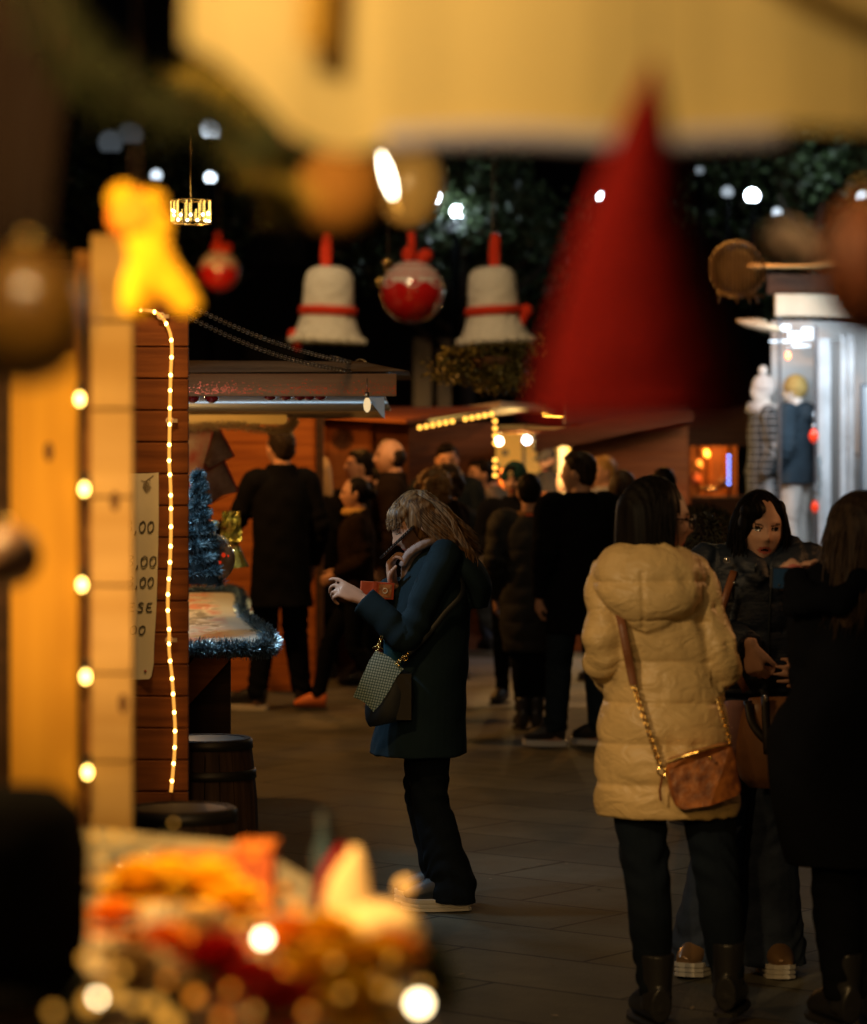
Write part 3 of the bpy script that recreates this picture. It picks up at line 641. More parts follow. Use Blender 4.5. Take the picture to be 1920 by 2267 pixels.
g = G(); g.span((-1.2, yn+.15, 0), (X(560,560)-.1, yn+.2, zc-.05)); ct.part('front_panel', g, darkw)
g = G(); g.hexa([V((-.95,yn+.03,zc-.05)), V((-.80,yn+.03,zc-.05)), V((-1.12,yn+.12,zc-.40)), V((-1.2,yn+.12,zc-.40)), V((-.95,yn+.07,zc-.05)), V((-.80,yn+.07,zc-.05)), V((-1.12,yn+.15,zc-.40)), V((-1.2,yn+.15,zc-.40))]); ct.part('bracket', g, orange)
T = Thing('tinsel_edging', 'silver blue tinsel garland wound round the edge of the counter', 'garland', pn[1])
path = [V((-1.25,yn-.01,zc)), V((X(470,560),yn-.02,zc-.005)), pn[1]+V((-.03,-.02,-.01)), pn[1]+V((.015,.1,0))]+[pn[1].lerp(pn[2], t)+V((.02*math.sin(9*t),0,.01*math.sin(13*t))) for t in (.2,.4,.6,.8,1.0)]+[pn[2]+V((-.15,.1,0)), pn[2]+V((-.5,.1,0))]
g = G(); tin(g, path, .048, 9000, w_=.0016); T.part('silver_strands', g, silver)
g = G(); tin(g, path, .042, 5000, w_=.002); T.part('dark_strands', g, blueish)
# tinsel tree, wire globe, small gold ball, foil parcel on the counter
sT = 540; bt = at(438, 1292, sT)
T = Thing('tinsel_tree', 'small cone tree of silver blue tinsel standing on the counter', 'ornament', bt)
tree = [(bt+V((0,.05,(1292-py)/sT))+V((math.cos(i*1.9)*r/sT, math.sin(i*1.9)*r/sT, 0))) for i, (py, r) in enumerate((1292-242*q/26, 52*(1-q/27)**1.0) for q in range(27))]
g = G(); tin(g, tree, .036, 9000, w_=.0012); T.part('silver_strands', g, silver)
g = G(); tin(g, tree, .034, 9000, w_=.0018); T.part('dark_strands', g, blueish)
g = G(); g.lathe(bt+V((0,.05,0)), [(.085,0),(.06,.12),(.03,.30),(.006,.44)], 14); T.part('core', g, mat('tinsel_core', (.02,.035,.045), .7), smooth=True)
c = at(466, 1238, 530); T = Thing('wire_globe', 'round amber glass globe wrapped in fine silver wire beside the tinsel tree', 'ornament', c-V((0,0,.11)))
g = G(); g.ell(c, .103, None, 28, 20); T.part('globe', g, mat('amber_glass', (.42,.20,.09), .12, coat=.5), smooth=True)
g = G()
for _ in range(2600):
    d = V((random.gauss(0,1), random.gauss(0,1), random.gauss(0,1))).normalized(); 
    if d.x > .45 + .3*d.z: continue
    e = d.orthogonal().normalized(); e = Quaternion(d, random.random()*6.3) @ e; p = c+d*.106; f_ = d.cross(e)*.0007; l = e*random.uniform(.006,.016)
    g.add([p-l-f_, p-l+f_, p+l+f_+d*.004, p+l-f_+d*.004], [(0,1,2,3)])
T.part('wire', g, silver)
g = G(); g.ell(c+V((.06,-.08,.02)), .010, None, 10, 8); g.ell(c+V((.045,-.09,-.01)), .008, None, 10, 8); g.ell(c+V((.075,-.06,.015)), .008, None, 10, 8); T.part('red_glints', g, mat('red_glint', (.6,.03,.01), .1, emit=(1,.05,.01), es=.4), smooth=True)  # red glints on the globe, put in as small self-glowing beads
g = G(); c = at(476, 1162, 525); g.ell(c, .021, None, 16, 12); g.tube([c-V((0,0,.02)), c-V((0,0,.23))], .004); single('gold_ball_pick', 'small matt gold ball on a stick between tinsel tree and foil parcel', 'ornament', g, mat('matt_gold', (.5,.40,.20), .35, .5), c-V((0,0,.23)), smooth=True)
g = G(); c = at(512, 1165, 440); vs = []
for i in range(9):
    for j in range(9): vs.append(c+V(((i-4)*.014*(1-.2*(j/8)), random.uniform(-.015,.015), (j-4)*.019)))
g.add(vs, [(i*9+j, i*9+j+1, (i+1)*9+j+1, (i+1)*9+j) for i in range(8) for j in range(8)]); g.ell(c+V((0,.03,-.03)), (.05,.03,.09), None, 12, 8); g.loft([(c+V((.01,.02,-.10)), .03, .02), (c+V((.02,.02,-.21)), .07, .04)], 12, (1,0,0), 1)
single('foil_parcel', 'crinkled green gold foil parcel on the counter behind the wire globe', 'parcel', g, mat('green_foil', (.35,.42,.10), .25, .7, bump=.6, bscale=30, var=.5, vscale=14, col2=(.25,.12,.02)), c-V((0,0,.21)))
# christmas stockings and cushions hanging in the stall
def pillow(c, w_, h, tilt, m, name, label, cat, tone=None, th=.03):
    T = Thing(name, label, cat, c, 0, 'festive cloth goods hung in the stall'); g = G(); rt = Matrix.Rotation(R(tilt), 3, 'Y'); n = 9; vs = []
    for sgn in (-1, 1):
        for i in range(n):
            for j in range(n):
                u, v_ = i/(n-1)*2-1, j/(n-1)*2-1; b = th*(max(0,(1-u*u)*(1-v_*v_)))**.6; pin = 1-.07*(1-abs(u*v_))
                vs.append(c+rt @ V((u*w_/2*pin, sgn*b, v_*h/2*pin)))
    fs = [(i*n+j, i*n+j+1, (i+1)*n+j+1, (i+1)*n+j) for i in range(n-1) for j in range(n-1)]; fs += [tuple(reversed([q+n*n for q in f])) for f in fs]
    g.add(vs, fs); T.part('cover', g, m, smooth=True)
    g = G(); pts = [c+rt @ V((a*w_/2, -.004, b*h/2)) for a, b in ((-1,-1),(1,-1),(1,1),(-1,1),(-1,-1))]; g.tube(pts, .006, 6); g.tube([pts[3], c+V((0,-.01,h*.5+.06)), pts[2]], .004, 5); T.part('piping', g, tone, smooth=True)
pc = mat('cream_print', (.52,.40,.26), .85, var=1, col2=(.13,.05,.03), vscale=7); pr = mat('red_print', (.30,.06,.03), .85, var=1, col2=(.42,.32,.22), vscale=9); redp = mat('red_piping', (.35,.03,.02), .7)
pillow(at(425,1010,425), .15, .30, 14, pr, 'cushion', 'dark red and cream cushion nearest the rope lit wall in the stall', 'cushion', redp)
pillow(at(468,985,415), .16, .22, -28, pc, 'cushion', 'small cream cushion tilted point up beneath the yellow beam', 'cushion', redp)
pillow(at(470,1045,410), .17, .30, -24, pc, 'cushion', 'larger cream cushion with brown print tilted above the tinsel tree', 'cushion', redp)
# red baubles along the awning
rb = mat('dark_red_bauble', (.28,.01,.01), .12, .3, coat=1)
bx = [424,467,596,632,663,684,708]
T0 = None
for i, px in enumerate(bx):
    lab = ['leftmost red bauble under the awning edge, next to the rope lit wall', 'second red bauble from the rope lit wall under the awning edge', 'first of the five half hidden baubles along the middle awning edge', 'second of the five half hidden baubles along the middle awning edge', 'third of the five half hidden baubles along the middle awning edge', 'fourth of the five half hidden baubles along the middle awning edge', 'last of the five half hidden baubles, nearest the awning tip'][i]
    c = V((X(px,sa), ya+.05, Z(875 if i < 2 else 869,sa)))
    if T0 is None:
        T = Thing('red_bauble', lab, 'bauble', c, 0, 'red baubles under the awning edge'); T0 = T.o
        g = G(); g.ell(c, .033, None, 20, 14); T.part('ball', g, rb, smooth=True)
        g = G(); g.lathe(c+V((0,0,.031)), [(.008,0),(.008,.012),(.003,.014)], 10); T.part('cap', g, gold, smooth=True)
    else: dup(T0, c, None, lab)
# glass lamp and small bulb by the awning
def glass_lamp(c, label, col=(1,.75,.4), r=.016, lit=3, nm='hanging_lamp'):
    T = Thing(nm, label, 'lamp', c); g = G(); g.lathe(c, [(.004,-r*2),(r*.8,-r*1.3),(r,0),(r*.8,r*1.2),(r*.45,r*1.8)], 14); T.part('bulb', g, glow('bulb_%g_%g' % (lit, col[1]), col, lit), smooth=True)
    g = G(); g.lathe(c+V((0,0,r*1.8)), [(r*.5,0),(r*.55,r*1.4),(r*.2,r*1.6)], 12); g.tube([c+V((0,0,r*3)), c+V((0,0,r*7))], .002, 5); T.part('socket', g, metal, smooth=True); return T
glass_lamp(at(813,896,sa+5), 'small glass lamp hanging at the tip of the awning', (1,.7,.35), .016, .9)
glass_lamp(at(711,905,330), 'warm lit bulb hanging behind the awning above the orange door', (1,.62,.2), .022, 18)

# ---- casks
def cask(loc, r, h, label):
    T = Thing('wooden_cask', label, 'cask', loc, 0, 'dark wooden casks beside the plank wall'); g = G(); L_ = V(loc)
    dk = wood('cask_staves', (.075,.04,.022), (.03,.016,.01), along='z')
    for k in range(20):
        a0, a1 = 2*math.pi*k/20+.01, 2*math.pi*(k+1)/20-.01; vs = []; zs = [0,.12,.3,.5,.7,.88,1]
        for z in zs:
            q = r*(.84+.16*math.sin(math.pi*z))
            for a in (a0, (a0+a1)/2, a1): vs.append(L_+V((q*math.cos(a), q*math.sin(a), z*h)))
            for a in (a1, a0): vs.append(L_+V(((q-.02)*math.cos(a), (q-.02)*math.sin(a), z*h)))
        g.add(vs, [(i*5+q, i*5+(q+1)%5, (i+1)*5+(q+1)%5, (i+1)*5+q) for i in range(len(zs)-1) for q in range(5)]+[(4,3,2,1,0), tuple((len(zs)-1)*5+q for q in range(5))])
    T.part('staves', g, dk)
    g = G(); g.lathe(L_+V((0,0,h-.03)), [(r*.82,-.02),(r*.82,0)], 30); T.part('lid', g, wood('cask_lid', (.16,.09,.045), (.09,.05,.025)))
    for z in (.06,.2,.8,.95):
        g = G(); q = r*(.84+.16*math.sin(math.pi*z))+.002; q2 = r*(.84+.16*math.sin(math.pi*(z+.045)))+.002; vs = []
        g.lathe(L_+V((0,0,z*h)), [(q-.001,-.001),(q+.003,0),(q2+.003,.045*h),(q2-.001,.045*h+.001)], 36); T.part('hoop', g, mat('iron_hoop', (.05,.045,.04), .5, .8), smooth=True)
cask((X(452,620)+.015, depth(620), 0), .18, .705, 'dark wooden cask with hoops standing behind the plank wall corner')
cask((X(400,775)+.0, depth(775), 0), .185, .715, 'dark wooden cask in front of the wall below the rope light end')

# ---- near left hut: corner board, plank panel, big fairy lights
sh = 1240; yh = depth(sh)
T = Thing('corner_hut', 'brightly lit honey coloured hut corner with board, gap and pale planks', 'hut', (X(150,sh), yh, 0))
g = G(); g.span((X(22,sh), yh, .5), (X(172,sh), yh+.035, Z(780,sh))); T.part('corner_board', g, honey, bevel=.004)
g = G(); z = .55
while z < 2.1:
    g.span((X(196,sh)+.002, yh+.02, z+.002), (X(290,sh), yh+.05, z+.156)); z += .158
T.part('planks', g, pale, bevel=.002)
g = G(); g.span((X(160,sh), yh+.05, .5), (X(286,sh), yh+.09, 2.1)); T.part('backing', g, wood('backing_wood', (.34,.16,.05), (.25,.10,.03)))
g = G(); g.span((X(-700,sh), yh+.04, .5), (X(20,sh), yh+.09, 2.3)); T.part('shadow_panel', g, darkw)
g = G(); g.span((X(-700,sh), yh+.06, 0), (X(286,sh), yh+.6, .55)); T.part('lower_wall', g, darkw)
for px, py in ((108,1000),(252,1110),(270,1560)):
    g = G(); g.ell(V((X(px,sh), yh-.0+(.02 if px > 190 else 0), Z(py,sh))), (.008,.0015,.018), None, 10, 6); T.part('knot', g, mat('knot', (.10,.035,.012), .7))
T = Thing('string_light', 'string of five large golden fairy lights down the honey coloured hut corner', 'string lights', (X(187,sh), yh, Z(1705,sh)))
ys = (884,1082,1292,1494,1704); g = G(); g.tube([V((X(186+6*math.sin(p*.011),sh), yh-.02, Z(p,sh))) for p in range(600,1760,30)], .0035, 6, 2); T.part('wire', g, black, smooth=True)
for py, px in zip(ys, (183,193,188,196,200)):
    c = V((X(px,sh), yh-.045, Z(py,sh)))
    g = G(); g.ell(c, (.0075,.0075,.011), None, 10, 8); b = T.part('bulb', g, glow('gold_bulb', (1,.62,.13), 12), smooth=True)
    g = G(); g.lathe(c+V((0,.006,.012)), [(.007,0),(.007,.015),(.004,.018)], 10); T.part('socket', g, black, parent=b, smooth=True)
    b.children and None
# ================================================================== BACKGROUND
def bulbs(name, label, pts, s, r, m, wire=black, group=None):
    T = Thing(name, label, 'string lights', pts[0], 0, group); g = G(); g.tube([p+V((0,.01,r)) for p in pts], .004, 5); T.part('wire', g, wire)
    for p in pts:
        g = G(); g.ell(p, r, None, 8, 6); T.part('bulb', g, m, smooth=True)
    return T
fb = glow('far_bulb', (1,.45,.06), 5)
# hut with orange lit door
s = 290; y = depth(s)
T = Thing('small_hut', 'far hut with orange lit door carrying a round dark wreath motif', 'hut', (X(760,s), y, 0))
g = G(); planks(g, X(700,s), X(905,s), y+.06, 0, Z(925,s), .15); T.part('wall', g, brown)
g = G(); planks(g, X(706,s), X(822,s), y, .3, Z(940,s), .6, gap=.01); dr = T.part('door', g, wood('orange_door', (.55,.19,.05), (.42,.13,.03), along='z'), bevel=.004)
g = G(); g.span((X(722,s), y-.03, .3), (X(729,s), y, Z(940,s))); g.span((X(815,s), y-.02, .3), (X(824,s), y+.02, Z(936,s))); T.part('door_batten', g, orange, parent=dr)
g = G()
for i in range(16):
    a = i*math.pi/8; c = at(758,971,s)-V((0,.03,0)); g.hexa([c+V((math.cos(a+e)*r, f, math.sin(a+e)*r)) for f in (0,.012) for e, r in ((-.2,.02),(-.12,.085),(.12,.085),(.2,.02))])
g.ell(at(758,971,s)-V((0,.03,0)), (.045,.012,.045)); T.part('wreath_motif', g, mat('dark_motif', (.09,.035,.015), .8), parent=dr)
g = G(); g.hexa([V((X(690,s), y-.5, Z(925,s))), V((X(900,s), y-.5, Z(938,s))), V((X(1090,s), y+1, Z(905,s))), V((X(690,s), y+1, Z(905,s))), V((X(690,s), y-.5, Z(916,s))), V((X(900,s), y-.5, Z(930,s))), V((X(1090,s), y+1, Z(897,s))), V((X(690,s), y+1, Z(897,s)))]); T.part('roof', g, brown)
# central dark hut with dotted lights
s = 260; y = depth(s)
T = Thing('dark_hut', 'dark brown plank hut in the centre outlined with round amber bulbs', 'hut', (X(990,s), y, 0))
g = G(); planks(g, X(884,s), X(1098,s), y, 0, Z(935,s), .15); T.part('wall', g, wood('deep_brown', (.15,.06,.03), (.09,.035,.018)))
g = G(); g.hexa([V((X(850,s), y-.35, Z(945,s))), V((X(1106,s), y-.35, Z(903,s))), V((X(1250,s), y+2, Z(905,s))), V((X(850,s), y+2, Z(930,s)))]+[V((a, b, c+.05)) for a, b, c in ((X(850,s), y-.35, Z(945,s)), (X(1106,s), y-.35, Z(903,s)), (X(1250,s), y+2, Z(905,s)), (X(850,s), y+2, Z(930,s)))]); T.part('roof', g, tanw)
g = G(); a = at(950,929,s); b = at(1040,911,s); a.y = b.y = y-.4; g.tube([a, b], .022, 8); T.part('tube_lamp', g, glow('yellow_tube', (1,.66,.16), .9), smooth=True)
P1 = [at(930+i*14.2, 947-i*2.65, s)+V((0,-.45,0)) for i in range(12)]; P1 = [p for i, p in enumerate(P1) if i != 6]
bulbs('string_light', 'row of amber bulbs climbing along the eave of the dark central hut', P1, s, .016, fb, group='bulb strings on the central hut')
bulbs('string_light', 'vertical amber bulbs down the right corner of the dark central hut', [at(1094, 933+i*16, s)+V((0,-.45,0)) for i in range(4)]+[at(1094, 1018+i*16.5, s)+V((0,-.45,0)) for i in range(3)], s, .016, fb, group='bulb strings on the central hut')
bulbs('string_light', 'vertical amber bulbs down the left edge of the dark central hut', [at(893, 962+i*15.5, s)+V((0,-.45,0)) for i in range(5)], s, .015, fb, group='bulb strings on the central hut')
# bright kiosk
s = 245; y = depth(s)
T = Thing('lit_kiosk', 'bright yellow lit kiosk with vendor and white corner post in the distance', 'kiosk', (X(1180,s), y, 0))
g = G(); g.span((X(1090,s), y+1.4, .4), (X(1265,s), y+1.45, Z(940,s))); T.part('back_wall', g, mat('yellow_wall_glow', (.85,.52,.14), .7, var=.15, vscale=3, emit=(1,.5,.1), es=.12))  # wall emits a little itself, standing in for lamp light on it
g = G(); g.span((X(1090,s), y, 0), (X(1260,s), y+.5, Z(1092,s))); T.part('counter', g, brown)
g = G(); g.span((X(1238,s), y-.02, .5), (X(1256,s), y+.08, Z(960,s))); T.part('corner_post', g, mat('cream_paint', (.75,.66,.50), .5))
g = G(); g.span((X(1165,s), y+1.2, .9), (X(1172,s), y+1.3, Z(975,s))); g.span((X(1120,s), y+1.33, Z(1010,s)), (X(1134,s), y+1.38, Z(995,s))); T.part('shelf_bracket', g, mat('grey_bracket', (.18,.13,.10), .6))
g = G(); g.span((X(1085,s), y-.5, Z(957,s)), (X(1290,s), y+1.5, Z(950,s))); T.part('roof', g, brown)
for px, py, nm, lab in ((1105,977,'warm','round warm white lamp at the left of the bright kiosk'), (1167,974,'cool','round cool white lamp in the middle of the bright kiosk')):
    c = at(px,py,s+2); T2 = Thing('globe_lamp', lab, 'lamp', c, 0, 'lamps of the bright kiosk'); g = G(); g.ell(c, .036, None, 12, 10); T2.part('globe', g, glow('kiosk_'+nm, (1,.85,.55) if nm == 'warm' else (.8,.9,1), 14), smooth=True)
    g = G(); g.tube([c+V((0,0,.03)), c+V((0,0,.16))], .006, 6); T2.part('cord', g, black)
for i, (px, py, w_, c_) in enumerate(((1112,1062,.055,(.8,.22,.05)),(1128,1070,.06,(.8,.45,.1)),(1250,1065,.06,(.6,.35,.25)),(1268,1072,.05,(.65,.2,.12)))):
    g = G(); c = at(px,py,s+1); g.lathe(c-V((0,0,.1)), [(w_*.8,0),(w_,.02),(w_*1.1,.09),(w_*.9,.16),(w_*.3,.19)], 12); single('food_bag', ['red bag of treats at the left end of the kiosk counter','orange bag of treats on the kiosk counter behind the green beanie','pinkish bag of treats right of the white kiosk post','dark red bag at the right end of the kiosk counter'][i], 'bag', g, mat('bag%d' % i, c_, .6), c-V((0,0,.1)), smooth=True, group='bags on the kiosk counter')
bulbs('string_light', 'short bright gold string of lights above the kiosk roof', [at(1207+i*5, 917+.2*i, s) for i in range(8)], s, .012, glow('gold_far', (1,.45,.05), 10))
bulbs('string_light', 'tiny cluster of yellow lights right of the white kiosk post', [at(1256,995,s),at(1262,994,s),at(1258,1006,s),at(1254,1010,s)], s, .011, glow('gold_far', (1,.45,.05), 10))
g = G(); g.tube([at(1268+i*9, 982+2.5*math.sin(i*1.3)+(i*-.3), s) for i in range(10)], .008, 6, 3); single('white_garland', 'thin white wavy garland above the tall man in black', 'garland', g, mat('white_garland', (.7,.65,.6), .7), at(1268,982,s))
# right centre hut with sloping roof
s = 262; y = depth(s)
bh = wood('hut_brown', (.24,.065,.010), (.15,.038,.006))
T = Thing('brown_hut', 'large brown plank hut with sloping gable behind the yellow coat woman', 'hut', (X(1400,s), y, 0))
g = G(); planks(g, X(1262,s), X(1524,s), y, 0, Z(935,s), .14); T.part('wall', g, bh)
g = G(); e = [(1180,1000),(1300,978),(1400,955),(1525,930),(1525,905),(1400,912),(1180,960)]
A0 = [V((X(a,s), y-.5, Z(b,s))) for a, b in e]; A1 = [p+V((0,.6,0)) for p in A0]; n = len(e)
g.add(A0+A1, [tuple(range(n)), tuple(range(2*n-1, n-1, -1))]+[(i, n+i, n+(i+1)%n, (i+1)%n) for i in range(n)]); T.part('roof', g, wood('gable_board', (.10,.035,.012), (.07,.024,.008)))
g = G(); g.span((X(1250,s), y-.1, Z(935,s)), (X(1526,s), y+.1, Z(885,s))); T.part('gable', g, darkw)
# amber window hut
s = 235; y = depth(s)
T = Thing('open_stall', 'amber lit stall opening full of goods left of the clothes shop', 'stall', (X(1585,s), y, 0))
g = G(); g.span((X(1520,s), y+1.2, 0), (X(1660,s), y+1.25, Z(985,s))); T.part('back_wall', g, mat('amber_wall', (.55,.20,.06), .8, var=.6, vscale=4))
g = G(); g.span((X(1510,s), y-.2, Z(988,s)), (X(1670,s), y+1.3, Z(900,s))); T.part('roof', g, darkw)
g = G(); g.span((X(1520,s), y, 0), (X(1660,s), y+.5, Z(1100,s))); T.part('counter', g, darkw)
g = G(); g.span((X(1513,s), y-.05, 0), (X(1529,s), y+.05, Z(985,s))); T.part('post', g, orange)
for px in (1572, 1590, 1625):
    g = G(); g.span((X(px,s), y+1.05, .8), (X(px+9,s), y+1.15, Z(992,s))); T.part('slat', g, orange)
for i, (px, py, r, c_, lab) in enumerate(((1545,1030,.05,(.75,.35,.10),'yellow jar upper left in the amber stall'),(1540,1062,.06,(.6,.15,.06),'red jar lower left in the amber stall'),(1562,1005,.04,(.8,.5,.15),'small gold jar at the top of the amber stall'),(1548,1125,.06,(.55,.06,.03),'red pot on the amber stall counter'),(1600,1068,.05,(.2,.10,.05),'dark pot below the blue lights in the amber stall'))):
    c = at(px,py,s-6); g = G(); g.lathe(c-V((0,0,r)), [(r*.6,0),(r,r*.5),(r,r*1.3),(r*.55,r*1.8),(r*.6,r*2)], 14); single('jar', lab, 'jar', g, mat('jar%d' % i, c_, .35), c-V((0,0,r)), smooth=True, group='goods in the amber stall')
c = at(1572,1083,s+4); g = G(); g.ell(c, (.11,.05,.02), None, 16, 8); single('brass_tray', 'shiny brass tray on the amber stall counter', 'tray', g, gold, c-V((0,0,.02)), smooth=True)
bulbs('string_light', 'column of tiny blue lights in the amber stall', [at(1614,1010+i*12,s+6) for i in range(6)], s, .012, glow('blue_bulb', (.22,.30,1), 7))

# ---- clothes shop on the right
s = 268; y = depth(s); wp = mat('white_paint', (.62,.67,.70), .5); cw = cloth('white_curtain', (.70,.74,.78), bs=5)
T = Thing('clothes_shop', 'brightly lit white clothes shop front on the right', 'shop', (X(1800,s), y, 0))
g = G(); g.span((X(1735,s), y+.9, .4), (X(2150,s), y+.95, Z(700,s))); T.part('back_wall', g, wp)
g = G(); g.span((X(1715,s), y-.1, Z(700,s)), (X(2150,s), y+.02, Z(652,s))); T.part('fascia', g, mat('cream_fascia', (.50,.46,.36), .6, var=.2))
g = G(); g.hexa([V((X(1632,s),y-.8,Z(604,s))), V((X(2150,s),y-.8,Z(590,s))), V((X(2150,s),y+1,Z(575,s))), V((X(1700,s),y+1,Z(580,s))), V((X(1632,s),y-.8,Z(596,s))), V((X(2150,s),y-.8,Z(578,s))), V((X(2150,s),y+1,Z(565,s))), V((X(1700,s),y+1,Z(570,s)))]); T.part('roof', g, mat('lit_roof_board', (.62,.40,.15), .6))
g = G(); g.span((X(1700,s), y-.02, Z(650,s)), (X(2150,s), y+.1, Z(606,s))); T.part('dark_band', g, darkw)
for a, b, nm in ((1822,1850,'curtain'),(1872,1886,'curtain'),(1890,1902,'curtain')):
    g = G(); vs = []; n = 14
    for j in range(2):
        for i in range(n+1): vs.append((X(a+(b-a)*i/n,s), y+.3+.03*math.sin(i*2.1), [.45, Z(745 if a < 1860 else 735,s)][j]))
    g.add(vs, [(i, i+1, n+2+i, n+1+i) for i in range(n)]); T.part(nm, g, cw, smooth=True)
g = G(); g.span((X(1852,s), y+.32, .4), (X(1871,s), y+.36, Z(750,s))); T.part('grey_column', g, mat('grey_col', (.10,.10,.10), .5))
g = G(); g.span((X(1808,s), y+.1, .4), (X(1815,s), y+.16, Z(720,s))); g.span((X(1728,s), y+.1, .4), (X(1733,s), y+.16, Z(700,s))); T.part('door_jamb', g, mat('dark_jamb', (.05,.05,.06), .5))
g = G(); g.span((X(1640,s), y-.5, 0), (X(2150,s), y+.6, .62)); T.part('plinth', g, darkw)
g = G()
for px, py, w_, h in ((1742,752,.20,.015),(1760,735,.015,.10),(1775,742,.08,.08),(1800,735,.09,.10),(1786,762,.15,.02),(1748,722,.10,.05)): g.box(at(px,py,s)+V((0,.4,0)), (w_,.06,h))
T.part('ceiling_rack', g, mat('steel', (.4,.45,.5), .3, .8))
g = G(); g.span((X(1905,s), y-.05, Z(1090,s)), (X(1990,s), y, Z(850,s))); T.part('notice_frame', g, mat('navy', (.03,.05,.08), .4)); g = G(); g.span((X(1909,s), y-.06, Z(1085,s)), (X(1990,s), y-.05, Z(856,s))); T.part('notice_panel', g, mat('greyblue', (.25,.32,.38), .4))
g = G(); c = at(1680,720,s); g.ell(c, (.20,.12,.04), Matrix.Rotation(R(12), 3, 'Y'), 18, 10); g.ell(c+V((-.05,0,.03)), (.12,.08,.03)); single('shop_bracket_lamp', 'pale curved bracket lamp jutting from the shop left of the white interior', 'lamp', g, mat('beige_lamp', (.40,.32,.22), .6), c, smooth=True)
def hang(label, c, m, r=.03, grp='red glass ornaments at the shop front'):
    T = Thing('glass_ornament', label, 'ornament', c, 0, grp); g = G(); g.lathe(c, [(.004,-r*1.5),(r*.8,-r*.8),(r,0),(r*.7,r*.9),(r*.25,r*1.4)], 14); T.part('glass', g, m, smooth=True); g = G(); g.ell(c+V((0,0,r*1.9)), r*.45); g.tube([c+V((0,0,r*2)), c+V((0,0,r*5))], .003, 5); T.part('cap', g, mat('steel', (.4,.45,.5), .3, .8), smooth=True)
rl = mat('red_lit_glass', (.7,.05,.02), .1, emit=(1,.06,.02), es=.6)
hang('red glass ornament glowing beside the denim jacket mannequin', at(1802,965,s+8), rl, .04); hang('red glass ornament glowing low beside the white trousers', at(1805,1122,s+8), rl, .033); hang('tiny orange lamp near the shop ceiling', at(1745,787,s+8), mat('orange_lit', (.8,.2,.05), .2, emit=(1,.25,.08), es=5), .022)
g = G(); tin(g, [at(1815,a,s+5) for a in (1010,1040,1070,1100)], .03, 500, w_=.002); single('silver_chain_garland', 'silver bead garland hanging at the shop door jamb', 'garland', g, silver, at(1815,1100,s+5))
# display figures
wmq = mat('white_mannequin', (.72,.72,.70), .4); denim = cloth('blue_denim', (.03,.05,.07), bs=14); plaid = mat('plaid', (.5,.5,.5), .8)
nt = plaid.node_tree; tc = nd(nt,'ShaderNodeTexCoord'); ck = nd(nt,'ShaderNodeTexBrick'); ck.inputs['Scale'].default_value = 7; ck.offset = 0; ck.inputs['Brick Width'].default_value = .42; ck.inputs['Row Height'].default_value = .42; ck.inputs['Mortar Size'].default_value = .035; ck.inputs['Color1'].default_value = (.02,.025,.03,1); ck.inputs['Color2'].default_value = (.05,.055,.06,1); ck.inputs['Mortar'].default_value = (.26,.28,.30,1); mp = nd(nt,'ShaderNodeMapping'); mp.inputs['Rotation'].default_value = (R(90),0,0); nt.links.new(tc.outputs['Object'], mp.inputs[0]); nt.links.new(mp.outputs[0], ck.inputs[0]); nt.links.new(ck.outputs[0], nt.nodes['Principled BSDF'].inputs['Base Color'])
hip_st = [(.80,.20,.14,0),(.95,.19,.135,0),(1.08,.18,.125,0),(1.25,.19,.13,0),(1.36,.18,.115,0),(1.42,.115,.085,-.01),(1.47,.085,.08,-.01)]
def beanie(T, m, pom=None, k=1.0):
    g = G(); f = lambda p: T.Rm @ (V(p)*T.k)+T.head
    g.ell(f((0,-.012,.035)), tuple(q*T.k*k for q in (.094,.108,.11)), T.Rm, 24, 16); g.torus(f((0,-.012,.03)), .088*T.k*k, .019*T.k, T.Rm, 28, 8)
    me = voxmesh(g, .01, 2, None, 'beanie'); o = link('beanie', me, m, T.o)
    if pom: g = G(); g.ell(f((0,-.01,.175)), .042*T.k); link('pompom', g.mesh('pompom'), pom, o)
    return o
def mannequin(label, px, s_, rot, z0, top, **kw):
    T = person(label, at(px, HZ, s_)*1.0-V((0,0,EYE-z0)), rot, skin=wmq, face=False, shoe=None, hair=None, name='mannequin', cat='mannequin', group='dressed mannequins at the clothes shop', vox=.014, hands=False, **kw); return T
T = mannequin('mannequin in blue denim jacket, white trousers and yellow beanie', 1762, 262, R(60), .62, 0, coat=denim, trousers=cloth('white_jeans', (.66,.66,.64), bs=12), coatst=[(a, b*1.22, c, d) for a, b, c, d in hip_st], pose=dict(sh=.205, elR=(.285,-.03,1.11), wrR=(.26,.10,.9), elL=(-.285,-.03,1.11), wrL=(-.26,.10,.9)), sleeve=.09, cuff=.06, collar=.10, hood=[((0,-.09,1.40),(.14,.09,.10))], leg=(.10,.085,.075,.06))
beanie(T, cloth('yellow_knit', (.55,.40,.14), bs=60, bump=.8))
T = mannequin('mannequin in checked grey coat, white scarf and white bobble hat', 1690, 262, R(100), .62, 0, coat=plaid, trousers=None, coatst=[(.40,.19,.15,.0),(.7,.18,.14,0)]+hip_st[1:], sleeve=.07, collar=.10)
beanie(T, cloth('white_knit', (.72,.72,.72), bs=60, bump=.8), wmq); g = G(); h = T.head
g.torus(h-V((0,0,.15)), .10, .05, Matrix.Rotation(.1, 3, 'X'), 24, 10); link('scarf', g.mesh('scarf'), cloth('white_knit', (.72,.72,.72)), T.o)
g = G(); c = at(1722,1000,255); g.loft([(c+V((0,0,.22)), .05, .03), (c+V((0,0,.1)), .10, .06), (c+V((0,0,-.15)), .11, .07), (c+V((.0,0,-.42)), .10, .05)], 16, (1,0,0), 4); single('black_jacket_display', 'black glossy jacket hung between the checked coat and the denim jacket', 'jacket', g, mat('black_leather', (.02,.02,.022), .35), c, smooth=True)
